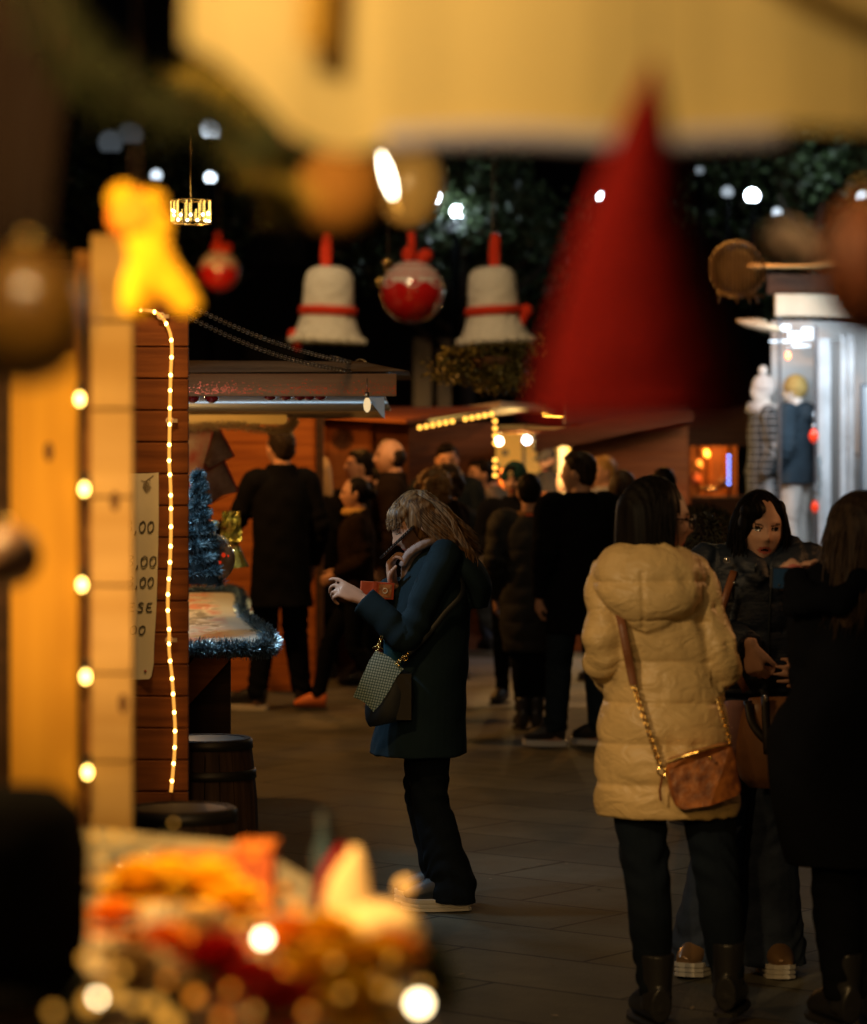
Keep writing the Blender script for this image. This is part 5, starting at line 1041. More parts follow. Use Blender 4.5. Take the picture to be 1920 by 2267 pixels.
g = G(); g.loft([(lf(1640,1540,.23), .014, .006), (lf(1650,1590,.275), .014, .006), (lf(1690,1628,.285), .014, .006), (lf(1740,1615,.28), .014, .006), (lf(1770,1560,.25), .014, .006)], 8, (1,0,0), 5); g.loft([(lf(1676,1520,.25), .013, .006), (lf(1676,1600,.288), .013, .006), (lf(1678,1650,.29), .012, .006)], 8, (1,0,0), 3); put('dark_strap', g, mat('dark_strap', (.02,.015,.012), .5))
g = G(); g.loft([(lf(1619,1262,.10), .013, .005), (lf(1600,1310,.145), .013, .005), (lf(1588,1360,.15), .013, .005), (lf(1600,1440,.16), .013, .005), (lf(1640,1520,.19), .013, .005)], 8, (1,0,0), 4); put('shoulder_strap', g, mat('brown_leather', (.20,.07,.025), .45)); g = G(); g.ell(V(lf(1677,1532,.265)), (.008,.005,.012)); g.ell(V(lf(1617,1286,.14)), .006); put('buckle', g, mat('bright_bead', (.8,.8,.78), .1, .9))
g = G(); c = V(lf(1612,1600,.20)); g.loft([(lf(1618,1545,.16), .035, .03), (lf(1616,1600,.18), .042, .03), (lf(1612,1665,.18), .028, .025)], 14, (1,0,0), 3); t, put, bd = acc(T3, 'shopping_bag', 'pale pink soft shopping bag hanging between the two women', 'bag', g, cloth('pink_cloth', (.45,.26,.26)), True)
g = G(); g.loft([(lf(1628,1668,.14), .012, .004), (lf(1650,1682,.14), .028, .006), (lf(1655,1700,.14), .014, .004)], 10, (1,0,0), 3); put('white_tag', g, mat('white_paint', (.62,.67,.70), .5))

# ---- dark haired woman at the right edge, photographing
X0, S1 = 1940, 765
lb4 = lambda px, py, y=0: ((px-X0)/S1, y, EYE-(py-HZ)/S1)
def hood4(g, k):
    for _ in range(46):
        a = random.random()*6.28; g.ell(V(lb4(1862,1300,-.02))+V((math.cos(a)*.15, math.sin(a)*.10, random.uniform(-.05,.03))), .04, None, 8, 6)
T4 = person('woman in black coat with long brown hair at the right edge, back turned', gp(X0, S1), R(12), blackc, blackt, bshoe, hairmat('hair_longbrown', (.11,.065,.035), (.04,.022,.014)),
    pose=dict(head=lb4(1897,1188,.0), yaw=20, pitch=8, neck=lb4(1915,1290,0), sh=.155, shz=1.33, elL=(-.165,.08,1.08), wrL=(-.125,.26,1.33), elR=(.22,.12,1.12), wrR=(-.03,.32,1.30), hip=(0,0,.85),
       knL=lb4(1850,1950,.0), anL=lb4(1862,2205,0), knR=lb4(1935,1960,.02), anR=lb4(1945,2215,.0), hdL=dict(d=(-.55,.5,.6), nrm=(.5,.3,-.4), curl=(60,60,30), side=1), hdR=dict(d=(-.2,.5,.8), nrm=(-.9,-.3,.1), curl=(50,50,30), side=-1)),
    coatst=[(.545,.21,.18,.0,-.06),(.75,.225,.17,0,-.09),(.93,.22,.165,0,-.10),(1.06,.185,.15,0,-.05),(1.22,.175,.14,0,-.01),(1.33,.165,.12,0,0),(1.38,.11,.09,0,0)],
    sleeve=.075, cuff=.052, hoodg=hood4, vox=.008, leg=(.095,.075,.072,.055), boots=True, hairkind='long', hairL=.27, hang=(-.10,-.1,-1), strandn=800, hairr=.0020, phi=(70,290), curl=.02)
c = at(1752,1281,748); T = Thing('mobile_phone', 'dark phone with dim screen held up in front of the blue jacket woman', 'phone', c); rr = Matrix.Rotation(R(2), 3, 'Y'); g = G(); g.box(c, (.125,.010,.066), rr); T.part('case', g, black, bevel=.004); g = G(); g.box(c+V((0,-.0055,0)), (.108,.001,.058), rr); T.part('screen', g, mat('dim_screen', (.006,.012,.018), .25, emit=(.10,.26,.36), es=.025)); g = G()
for k in range(4): g.ell(c+V((-.035+k*.016,-.0062,-.020)), (.005,.0008,.0035), None, 10, 6)
T.part('screen_icons', g, mat('icon_dark', (.005,.008,.012), .4))

# ---- the crowd
Tm = {}
def P(key, label, px, s, rot, **kw):
    Tm[key] = person(label, gp(px, s), R(rot), **kw); return Tm[key]
st_jacket = [(.80,.19,.135,0),(.95,.19,.135,0),(1.08,.185,.13,0),(1.25,.205,.14,0),(1.36,.195,.12,0),(1.42,.115,.09,-.01),(1.48,.085,.08,-.01)]
st_long = [(.50,.20,.14,0),(.75,.20,.14,0),(1.0,.195,.14,0),(1.25,.205,.14,0),(1.36,.19,.12,0),(1.42,.12,.09,-.01),(1.49,.09,.085,-.01)]
P('man_black', 'tall man in long black coat standing with his back to us at the counter', 622, 334, 20, coat=blackc, trousers=blackt, shoe=bshoe, hair=hdk, k=1.09, sole=wsole, coatst=[(.62,.20,.16,0),(.75,.19,.14,0),(1.0,.175,.14,0),(1.25,.18,.14,0),(1.36,.165,.12,0),(1.42,.11,.09,-.01),(1.49,.09,.085,-.01)], sleeve=.068, pose=dict(yaw=15, sh=.165, elL=(-.26,.10,1.13), wrL=(-.30,.32,1.08), anR=(.14,.02,.085), anL=(-.16,-.02,.085), toeR=(.5,1,0), toeL=(-.9,.6,0)), leg=(.095,.08,.07,.062))
P('blond_woman', 'woman with straight grey blond hair between the tall man and the bearded profile', 708, 296, 10, coat=blackc, trousers=blackt, shoe=bshoe, hair=hgr, k=.975, coatst=st_long, hairkind='long', hairL=.26, face=False)
P('young_man', 'young dark haired man looking left in front of the orange door', 800, 303, 95, coat=blackc, trousers=blackt, shoe=bshoe, hair=hb_, k=1.005, coatst=st_jacket, pose=dict(yaw=0, pitch=-4))
P('balding_man', 'balding man in dark coat in profile facing left', 868, 322, 88, coat=bk, trousers=blackt, shoe=bshoe, hair=hdk, hairkind='bald', k=1.05, coatst=st_long, sleeve=.085, pose=dict(yaw=8))
P('profile_woman', 'woman with dark tied hair, yellow scarf and orange trainers walking left', 790, 338, 92, coat=bk, trousers=blackt, shoe=mat('orange_trainers', (.75,.20,.05), .5), hair=hb_, k=.90, coatst=st_jacket, pose=dict(elR=(.22,-.08,1.12), wrR=(.14,.14,1.02), elL=(-.22,-.06,1.12), wrL=(-.12,.16,1.0), knR=(.09,.20,.50), anR=(.09,.28,.10), knL=(-.09,.02,.50), anL=(-.09,-.24,.12)), hairkind='bun')
g = G(); c = Tm['profile_woman'].head; g.torus(c+V((0,.005,-.115)), .062, .028, None, 22, 8); Tm['profile_woman'].part('scarf', g, cloth('mustard_scarf', (.55,.33,.10), bs=30), smooth=True, world=False)
P('curly', 'woman with curly ginger brown hair just behind the phone woman', 958, 372, 100, coat=bk, trousers=blackt, shoe=bshoe, hair=hgi, k=.935, coatst=st_jacket, hairkind='curly', pose=dict(yaw=-50))
P('curly2', 'woman with brown curls and warm lit face behind the ginger curls', 985, 350, 60, coat=bk, trousers=blackt, shoe=bshoe, hair=hbr, k=.95, coatst=st_jacket, hairkind='curly', pose=dict(yaw=70))
P('bearded', 'bearded dark haired man facing us with one fist raised to his chest', 990, 296, 182, coat=navy, trousers=blackt, shoe=bshoe, hair=hb_, k=1.03, coatst=st_jacket, beard=mat('beard', (.03,.02,.014), .8), sleeve=.075, pose=dict(pitch=8, elL=(-.24,.02,1.12), wrL=(-.07,.20,1.24), hdL=dict(d=(.5,.2,.6), nrm=(.2,-.9,0), curl=(80,80,50), side=1)))
P('grey_man', 'man with dark hair and light grey beige coat facing left, walking', 1066, 290, 105, coat=cloth('grey_beige', (.32,.26,.21), bs=8), trousers=jeansb, shoe=bshoe, hair=hb_, k=.96, coatst=st_jacket, pose=dict(yaw=10, knR=(.09,.22,.50), anR=(.09,.24,.09), knL=(-.09,.0,.5), anL=(-.09,-.28,.14)))
P('beanie_woman', 'person in black jacket and green beanie looking towards us', 1140, 328, 165, coat=blackc, trousers=blackt, shoe=bshoe, hair=hb_, k=.95, coatst=st_jacket, sleeve=.07, pose=dict(pitch=4, elR=(.24,.04,1.14), wrR=(.10,.18,1.10)))
beanie(Tm['beanie_woman'], cloth('green_knit', (.010,.040,.038), bs=60, bump=.8)); g = G(); c = Tm['beanie_woman']; g.torus(c.head+c.Rm @ V((0,.105,.06)), .014, .004, Matrix.Rotation(R(90),3,'X')); c.part('hat_badge', g, mat('badge', (.6,.45,.2), .4), smooth=True, world=False)
P('padded_back', 'short haired woman in long black padded coat with orange collar tag, back turned', 1172, 360, 0, coat=mat('black_padded', (.006,.007,.009), .75, bump=.5, bscale=8), trousers=blackt, shoe=bshoe, hair=hb_, k=.92, coatst=[(.52,.17,.13,0),(.7,.20,.15,0),(.95,.20,.15,0),(1.1,.20,.145,0),(1.25,.205,.145,0),(1.36,.19,.12,0),(1.42,.12,.09,-.01)], quilt=(.006,.12,.12,0), boots=True, sleeve=.08, leg=(.09,.065,.06,.045), pose=dict(anR=(.05,0,.085), anL=(-.045,0,.085), knR=(.06,0,.48), knL=(-.06,0,.48)))
g = G(); c = Tm['padded_back'].head; g.loft([(c+V((0,-.02,-.155)), .085, .075), (c+V((0,-.02,-.115)), .075, .07)], 20, (1,0,0), 1); Tm['padded_back'].part('inner_collar', g, cloth('tan_collar', (.22,.12,.06)), smooth=True, world=False); g = G(); g.box(c+V((0,-.098,-.135)), (.05,.01,.018)); Tm['padded_back'].part('collar_tag', g, mat('orange_tag', (.7,.12,.04), .6), world=False)
P('tall_jeans', 'tall man in black jacket, dark jeans and white soled trainers, back turned looking left', 1283, 383, 22, coat=blackc, trousers=jeans, shoe=mat('black_trainer', (.02,.018,.018), .5), hair=hdk, k=1.0, coatst=[(.66,.205,.145,0)]+st_jacket[1:], sleeve=.082, sole=(mat('white_sole', (.62,.60,.55), .5), False), pose=dict(yaw=45, anR=(.13,.0,.095), anL=(-.125,.06,.095), knR=(.12,.02,.5), knL=(-.11,.04,.5), toeL=(-1.1,.5,0), toeR=(-.6,.9,0)), leg=(.095,.078,.072,.066))
P('vendor', 'vendor in grey cap and dark coat inside the bright kiosk', 1212, 240, 150, coat=cloth('dark_grey_coat', (.04,.035,.04)), trousers=blackt, shoe=bshoe, hair=hdk, k=1.02, coatst=st_jacket, pose=dict(pitch=22), beard=mat('beard', (.03,.02,.014), .8))
g = G(); c = Tm['vendor']; f_ = lambda p: c.Rm @ (V(p)*c.k)+c.head; g.ell(f_((0,0,.055)), (.09,.105,.075), c.Rm); g.ell(f_((0,.11,.055)), (.07,.06,.012), c.Rm); c.part('cap', g, cloth('grey_cap', (.10,.085,.08)), smooth=True, world=False)
P('blond_man', 'blond man with white collar behind the tall man in black', 1338, 298, 60, coat=cloth('white_coat', (.55,.55,.55)), trousers=blackt, shoe=bshoe, hair=hairmat('hair_blond', (.50,.30,.10), (.3,.17,.05)), k=.975, coatst=st_jacket, pose=dict(yaw=50))
P('brown_back', 'person with dark brown hair mostly hidden behind the yellow coat woman', 1378, 372, 5, coat=blackc, trousers=blackt, shoe=bshoe, hair=hbr, k=.935, coatst=st_jacket, hairkind='bob', hairL=.18, face=False)
P('dark_back2', 'dark haired person further back whose head shows above the yellow coat woman', 1470, 352, 0, coat=blackc, trousers=blackt, shoe=bshoe, hair=hb_, k=.94, coatst=st_jacket, face=False)
furm = cloth('olive_fur', (.16,.13,.06), bs=30, bump=.9)
T = P('fur', 'person in dark jacket with olive fur trimmed hood between the two women', 1560, 480, 15, coat=blackc, trousers=blackt, shoe=bshoe, hair=hbr, k=.84, coatst=st_jacket, pose=dict(yaw=-60), hairkind='hood')
g = G(); c = T.head
for _ in range(2600):
    d = V((random.gauss(0,1), random.gauss(0,1), random.gauss(0,1))).normalized(); p = c+V((d.x*.125, d.y*.13-.02, d.z*.125)); e = (d+V((random.uniform(-.6,.6),random.uniform(-.6,.6),-.4+random.uniform(-.6,.6)))).normalized(); s_ = e.orthogonal().normalized()*.004
    g.add([p-s_, p+s_, p+e*.04], [(0,1,2)])
T.part('fur_trim', g, furm, world=False)
P('walker', 'person walking away between the bearded man and the padded coat', 1088, 262, 20, coat=cloth('camel_coat', (.20,.14,.08)), trousers=jeansb, shoe=bshoe, hair=hb_, k=.95, coatst=st_jacket, face=False, pose=dict(anR=(.1,.22,.09), anL=(-.1,-.2,.12)))
P('far_left', 'man in dark blue jeans half hidden behind the tall black coat man', 662, 282, 0, coat=cloth('grey_coat', (.10,.09,.08)), trousers=jeansb, shoe=bshoe, hair=hb_, k=.98, coatst=st_jacket, face=False)
P('far_child', 'dark figure behind the walking woman with orange trainers', 838, 300, 80, coat=blackc, trousers=blackt, shoe=bshoe, sole=wsole, hair=hb_, k=.93, coatst=st_jacket, face=False, pose=dict(anR=(.1,.16,.085), anL=(-.1,-.2,.085)))
# ================================================================== NEAR STALL: valance, hanging ornaments, counter
# awning valance
s = 2700; y = depth(s)
T = Thing('stall_awning', 'glowing cream yellow awning of the stall the photograph is taken from', 'awning', (X(1200,s), y, Z(-200,s)))
cv = mat('awning_canvas', (.85,.60,.22), .8, bump=.3, bscale=4, var=.12, vscale=3)
def strip(pts_top, pts_bot, y_, th=.006, wav=.004):
    g = G(); n = len(pts_bot); f = [V((X(a,s), y_+wav*math.sin(i*1.7), Z(b,s))) for i, (a, b) in enumerate(pts_bot)]; t = [V((X(a,s), y_+wav*math.sin(i*1.7), Z(b,s))) for i, (a, b) in enumerate(pts_top)]
    o = V((0,th,0)); g.add(f+t+[p+o for p in f]+[p+o for p in t], [(i, i+1, n+i+1, n+i) for i in range(n-1)]+[(2*n+i, 3*n+i, 3*n+i+1, 2*n+i+1) for i in range(n-1)]+[(i, 2*n+i, 2*n+i+1, i+1) for i in range(n-1)]+[(0,n,3*n,2*n),(n-1,3*n-1,4*n-1,2*n-1)]); return g
xs = [850,1000,1150,1300,1450,1600,1750,1900,2100]
g = strip([(a,-260) for a in xs], [(a, 285+6*math.sin(a*.01)) for a in xs], y); T.part('valance', g, cv)
g = strip([(a,-260) for a in (410,480,560,640,720,790,850)], list(zip((410,480,560,640,720,790,850),(95,130,200,290,330,335,320))), y+.004); T.part('valance_corner', g, cv)
g = G(); g.tube([V((X(a,s), y-.006, Z(308+6*math.sin(a*.01),s))) for a in xs[:7]], .009, 10, 3); T.part('hem', g, mat('lavender_hem', (.50,.46,.60), .6), smooth=True)
g = G(); g.tube([V((X(720,s), y-.02, Z(-260,s))), V((X(700,s), y-.02, Z(110,s)))], .012, 8); T.part('pole', g, honey)
g = G(); g.tube([V((X(1400,s), y-.1, Z(-160,s))), V((X(1690,s), y-.06, Z(-25,s)))], .010, 8); T.part('strut', g, darkw)
# gable roof slats above the picture
g = G(); g.hexa([V((-.8,1.3,2.75)), V((1.2,1.3,2.75)), V((1.2,y+.1,Z(-258,s))), V((-.8,y+.1,Z(-258,s)))]+[V((-.8,1.3,2.78)), V((1.2,1.3,2.78)), V((1.2,y+.1,Z(-258,s)+.03)), V((-.8,y+.1,Z(-258,s)+.03))]); T.part('roof', g, cv)

def hung(name, label, cat, c, group=None): return Thing(name, label, cat, c, 0, group)
def cordto(T, p, m=None, top=2.3, r=.0008): g = G(); g.tube([p, V((p.x, p.y, top))], r, 5); T.part('cord', g, m or mat('dark_thread', (.05,.025,.015), .8))
# red felt cone hat
s0 = 3000; yv = depth(s0); q = lambda px, py, s_=s0: at(px, py, s_)
T = hung('felt_hat', 'huge blurred dark red cone shaped felt hat hanging right of centre', 'ornament', q(1410,940))
g = G(); g.loft([(q(1412,925), .079, .070), (q(1411,890), .077, .068), (q(1408,760), .066, .058), (q(1403,620), .051, .046), (q(1405,500), .039, .035), (q(1417,380), .027, .024), (q(1432,260), .017, .015), (q(1444,180), .008, .007), (q(1447,135), .003, .003)], 28, (1,0,0), 4)
T.part('cone', g, cloth('red_felt', (.20,.003,.0025), bs=30, var=.1), smooth=True)
g = G(); g.torus(q(1412,915), .072, .006, Matrix.Scale(.92, 3, (0,1,0)), 30, 8); T.part('brim', g, cloth('dark_red_felt', (.30,.01,.01)), smooth=True); cordto(T, q(1447,140))
# amber baubles
def bauble(label, c, r, m, cap=True, grp='large baubles hanging close to the camera', top=2.3, cat='bauble', nm='bauble', sz=(1,1,1)):
    T = hung(nm, label, cat, c-V((0,0,r)), grp); g = G(); g.ell(c, tuple(r*q_ for q_ in sz), None, 28, 20); T.part('ball', g, m, smooth=True)
    if cap: g = G(); g.lathe(c+V((0,0,r*sz[2]*.97)), [(r*.18,0),(r*.18,r*.2),(r*.06,r*.25)], 12); T.part('cap', g, gold, smooth=True)
    cordto(T, c+V((0,0,r*sz[2])), None, top); return T
bauble('brown matt bauble hanging in front of the glowing amber one', q(752,425,2000), .052, mat('brown_matt', (.065,.029,.004), .85, spec=.1))
bauble('pale amber glass bauble behind the brown one, left of the white lamps', q(905,400,1350), .060, mat('cream_amber', (.70,.46,.16), .3, coat=.3), sz=(1,1,1.3))
T = hung('candle_bulb', 'slanted flame shaped bulb burning white between the brown and amber baubles', 'lamp', q(868,385,1550)); g = G(); rr = Matrix.Rotation(R(-16), 3, 'Y'); g.lathe(q(872,438,1550), [(.001,-.002),(.004,.010),(.0065,.024),(.006,.044),(.001,.066)], 16, rr); T.part('glass', g, glow('flame_bulb', (1,.86,.60), 16), smooth=True); g = G(); g.lathe(q(872,440,1550), [(.004,-.02),(.005,0),(.003,.003)], 12, rr); T.part('socket', g, gold); cordto(T, q(860,340,1550)); lamp(q(875,390,1550)-V((0,.06,0)), 7, (1,.66,.28), .004, 'candle_light')
bauble('big dark amber bauble at the left edge above the honey board', q(60,700,2600), .052, mat('amber_dark', (.20,.09,.012), .35, coat=.5), sz=(1,1,1.15))
bauble('small dark striped bauble at the left edge beside the lit board', q(22,1232,1900), .036, mat('dark_striped', (.07,.035,.02), .5, var=.8, vscale=20, col2=(.16,.08,.04)))
bauble('brown bauble cut by the right edge above the clothes shop', q(1925,600,2900), .040, mat('brown_red', (.30,.08,.03), .55), sz=(1,1,1.4))
T = hung('plush_pompoms', 'cream pink woolly pompom pair hanging over the shop roof', 'ornament', q(1745,540,2300)); g = G(); g.ell(q(1722,535,2300), .017); g.ell(q(1768,548,2300), .018); g.ell(q(1745,520,2300), .014); T.part('wool', g, cloth('cream_wool', (.78,.55,.38), bs=60), smooth=True); cordto(T, q(1745,520,2300))
# crocheted bells
def bell(cx, s_, label, lean=0):
    c = at(cx, 590, s_); k = 1/s_
    T = hung('crochet_bell', label, 'ornament', at(cx, 758, s_), 'white crocheted bells with red ribbons'); Rr = Matrix.Rotation(R(lean), 3, 'Y')
    zb = at(cx, 757, s_)
    prof = [(6,168),(26,167),(42,161),(51,150),(55,128),(56,105),(57,84),(59,66),(62,50),(67,34),(74,18),(82,4),(80,-2),(73,0),(54,60),(48,140)]
    g = G(); g.lathe(zb, [(a*k, b*k) for a, b in prof], 40, Rr)
    m = mat('crochet', (.76,.68,.55), .85); 
    if not m.node_tree.nodes.get('vor'):
        nt = m.node_tree; p = nt.nodes['Principled BSDF']; tc = nd(nt,'ShaderNodeTexCoord'); v = nd(nt,'ShaderNodeTexVoronoi', name='vor'); v.inputs['Scale'].default_value = 58; nt.links.new(tc.outputs['Object'], v.inputs[0]); b = nd(nt,'ShaderNodeBump'); b.inputs['Strength'].default_value = 1; b.inputs['Distance'].default_value = .004; nt.links.new(v.outputs['Distance'], b.inputs['Height']); nt.links.new(b.outputs[0], p.inputs['Normal'])
        cr = nd(nt,'ShaderNodeValToRGB'); cr.color_ramp.elements[0].position = .18; cr.color_ramp.elements[0].color = (.20,.12,.07,1); cr.color_ramp.elements[1].position = .38; cr.color_ramp.elements[1].color = (.74,.64,.50,1); nt.links.new(v.outputs['Distance'], cr.inputs[0]); inv = nd(nt,'ShaderNodeMath', operation='SUBTRACT'); inv.inputs[0].default_value = .62; nt.links.new(v.outputs['Distance'], inv.inputs[1]); nt.links.new(inv.outputs[0], cr.inputs[0]); nt.links.new(inv.outputs[0], b.inputs['Height'])
    T.part('body', g, m, smooth=True)
    for i in range(18):
        a = i*2*math.pi/18; 
        if i == 0: gg = G()
        gg.ell(zb+Rr @ V((math.cos(a)*80*k, math.sin(a)*80*k, 3*k)), 8*k, None, 8, 6)
    T.part('scalloped_hem', gg, m, smooth=True)
    g = G(); g.lathe(zb, [(58*k,58*k),(66*k,60*k),(64*k,77*k),(58*k,79*k)], 40, Rr); rbm = cloth('red_ribbon', (.70,.045,.015), bs=20, var=.1); rbn = T.part('ribbon', g, rbm, smooth=True)
    g = G(); sx = 1 if cx > 900 else -1
    bc = zb+V((sx*66*k, -15*k, 66*k)) if sx > 0 else zb+V((sx*70*k, -15*k, 12*k)); g.ell(bc, (15*k,10*k,18*k), Matrix.Rotation(.6*sx, 3, 'Y')); g.ell(bc+V((sx*-6*k,-5*k,-16*k)), (9*k,8*k,16*k)); T.part('bow', g, rbm, parent=rbn, smooth=True)
    g = G(); g.loft([(zb+V((-2*k,0,158*k)), 12*k, 4*k), (zb+V((-2*k,0,200*k)), 13*k, 4*k), (zb+V((0,0,235*k)), 10*k, 3*k), (zb+V((2*k,0,238*k)), 3*k, 2*k)], 10, (1,0,0), 3); T.part('loop', g, rbm, smooth=True); cordto(T, zb+V((0,0,236*k)), top=2.6)
bell(724, 1010, 'white crocheted bell with red ribbon, hanging left of the glossy red bauble', 2); bell(1097, 985, 'white crocheted bell with red ribbon, hanging right of the glossy red bauble', -3)
# red glossy baubles with frosted top
def redb(px, py, s_, r, label):
    c = at(px, py, s_); T = hung('frosted_bauble', label, 'bauble', c-V((0,0,r)), 'red baubles with frosted white tops')
    g = G(); g.ell(c, r, None, 36, 24); T.part('ball', g, mat('gloss_red', (.55,.012,.008), .08, coat=1), smooth=True)
    g = G(); zs = [(r*1.004*math.cos(a), r*1.004*math.sin(a)) for a in [R(q_) for q_ in (12,25,40,55,70,88)]]; vs = []
    n = 36
    for i, (a, b) in enumerate(zs):
        for k in range(n): an = 2*math.pi*k/n; f = 1; zz = b-(r*.10*math.sin(an*7) if i == 0 else 0); rad = math.sqrt(max(1e-8, (r*1.006)**2-zz*zz)); vs.append(c+V((rad*math.cos(an), rad*math.sin(an), zz)))
    g.add(vs, [(i*n+k, i*n+(k+1)%n, (i+1)*n+(k+1)%n, (i+1)*n+k) for i in range(len(zs)-1) for k in range(n)]); T.part('frosting', g, cloth('frost', (.78,.66,.58), bs=80), smooth=True)
    g = G(); rbm = cloth('red_ribbon', (.70,.045,.015)); g.ell(c+V((r*.38,-.01,r*1.12)), (r*.28,r*.16,r*.22), Matrix.Rotation(-.5, 3, 'Y')); g.ell(c+V((-r*.12,-.01,r*1.18)), (r*.22,r*.14,r*.26)); g.tube([c+V((0,0,r)), c+V((-.002,0,r*1.9))], r*.13, 8); T.part('bow', g, rbm, smooth=True); cordto(T, c+V((0,0,r*1.8)), top=2.6)
redb(913, 646, 1000, .070, 'large glossy red bauble with frosted top between the two bells'); redb(485, 600, 1230, .036, 'small red bauble with frosted white top, alone at the left of the bells')
T = hung('gold_trumpet', 'little gold trumpet ornament in front of the large red bauble', 'ornament', at(852,630,940)); g = G(); a = at(850,632,940); g.lathe(a, [(.003,0),(.0035,.02),(.005,.04),(.009,.052),(.017,.058),(.016,.060)], 18, Matrix.Rotation(R(12), 3, 'Y')); g.torus(a+V((-.005,0,.008)), .010, .0018, Matrix.Rotation(R(90),3,'X')); T.part('horn', g, mat('gold', (.9,.6,.2), .25, 1), smooth=True); cordto(T, a+V((.01,0,.06)), top=2.6)
# yellow plush elf
s1 = 1800; q1 = lambda a, b, s_=s1: at(a, b, s_)
T = hung('plush_doll', 'bright yellow plush doll with orange head hanging over the rope light', 'ornament', q1(330,600))
ylw = cloth('yellow_plush', (.66,.37,.012), bs=40, var=.15); org = cloth('orange_plush', (.85,.27,.02), bs=40)
g = G(); g.ell(q1(300,478), (.034,.03,.032)); T.part('head', g, org, smooth=True); g = G(); g.ell(q1(275,442), (.022,.02,.022)); g.ell(q1(335,450), (.02,.02,.018)); g.ell(q1(345,505), (.02,.02,.026)); T.part('hair', g, ylw, smooth=True)
g = G(); g.loft([(q1(300,520), .018, .02), (q1(330,560), .028, .026), (q1(350,600), .026, .024), (q1(390,640), .021, .02), (q1(425,690), .015, .014)], 16, (1,0,0), 4); g.loft([(q1(320,580), .02, .02), (q1(310,640), .024, .02), (q1(295,700), .015, .015)], 14, (1,0,0), 3); T.part('body', g, ylw, smooth=True); cordto(T, q1(300,440), top=2.4)
# dark leafy garland across the upper left
T = hung('fir_garland', 'dark fir garland filling the upper left corner', 'garland', q(300,150,2300)); g = G(); nd_ = G()
path = [q(60,-60,2300), q(150,120,2300), q(300,230,2250), q(450,240,2200), q(560,330,2200), q(640,300,2300)]
P_ = catmull([np.array(p) for p in path], 10)
for _ in range(1900):
    t = random.random()*(len(P_)-1); i = min(int(t), len(P_)-2); c = V(P_[i]*(1-t+i)+P_[i+1]*(t-i)); d = V((random.gauss(0,1), random.gauss(0,1), random.gauss(0,1))).normalized(); l = random.uniform(.03,.06); s_ = d.orthogonal().normalized()*.0013
    g.add([c-s_, c+s_, c+d*l], [(0,1,2)])
T.part('needles', g, mat('fir_needles', (.009,.011,.004), .9, var=.5, spec=.05)); g = G(); g.tube(P_, .004, 6); T.part('wire', g, darkw)
T = hung('fir_garland', 'olive fir sprig with warm lit tips left of the brown bauble', 'garland', q(560,390,2100)); g = G(); P_ = catmull([np.array(p) for p in (q(420,180,2100), q(520,260,2100), q(600,420,2100), q(660,450,2150))], 10)
for _ in range(800):
    t = random.random()*(len(P_)-1); i = min(int(t), len(P_)-2); c = V(P_[i]*(1-t+i)+P_[i+1]*(t-i)); d = V((random.gauss(0,1), random.gauss(0,1), random.gauss(0,1))).normalized(); l = random.uniform(.02,.045); s_ = d.orthogonal().normalized()*.0016
    g.add([c-s_, c+s_, c+d*l], [(0,1,2)])
T.part('needles', g, mat('fir_olive', (.16,.12,.02), .9, var=.4, spec=.05)); g = G(); g.tube(P_, .004, 6); T.part('wire', g, darkw)
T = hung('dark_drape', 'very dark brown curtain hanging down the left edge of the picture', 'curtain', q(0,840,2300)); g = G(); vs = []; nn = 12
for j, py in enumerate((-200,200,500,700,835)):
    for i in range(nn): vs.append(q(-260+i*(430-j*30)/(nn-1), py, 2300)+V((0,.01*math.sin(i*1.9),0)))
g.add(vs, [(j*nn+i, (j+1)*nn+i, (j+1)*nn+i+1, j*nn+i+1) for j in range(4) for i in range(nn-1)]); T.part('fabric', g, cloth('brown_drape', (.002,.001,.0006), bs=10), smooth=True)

# ---- counter with goods, lower left
zc1 = 1.10; cs = lambda py, z=zc1: (py-HZ)/(EYE-z)      # pixel scale of a point lying on the counter
def on(px, py, z=zc1): return at(px, py, cs(py, z))
T = Thing('sales_counter', 'cloth covered sales counter heaped with bright goods at the lower left', 'counter', (-.6,4.4,0))
A_ = [on(-200,1790), on(560,1868), on(760,1990), on(1060,2420), on(-200,2420)]
g = G(); n = 5; g.add([p-V((0,0,.03)) for p in A_]+list(A_), [tuple(range(n)), tuple(range(2*n-1, n-1, -1))]+[(i, n+i, n+(i+1)%n, (i+1)%n) for i in range(n)]); T.part('top', g, cloth('cream_cloth', (.55,.46,.33), bs=8))
g = G(); g.span((-2.2, 3.3, .0), (-.55, 5.2, 1.06)); T.part('skirt', g, darkw)
# hat silhouette
T = Thing('felt_hat', 'black round felt hat on a stand at the lower left corner', 'hat', at(40,2267,1900)); c = at(30,1960,1950); g = G(); g.lathe(c, [(.001,.115),(.05,.110),(.078,.085),(.088,.04),(.086,-.06),(.080,-.10),(.02,-.11)], 32); T.part('crown', g, cloth('black_felt', (.003,.0025,.0025)), smooth=True); g = G(); g.lathe(c, [(.082,-.10),(.125,-.115),(.12,-.122),(.05,-.12)], 32); T.part('brim', g, cloth('black_felt', (.003,.0025,.0025)), smooth=True); g = G(); g.tube([c-V((0,0,.1)), c-V((0,0,EYE))], .012, 8); T.part('stand', g, metal)
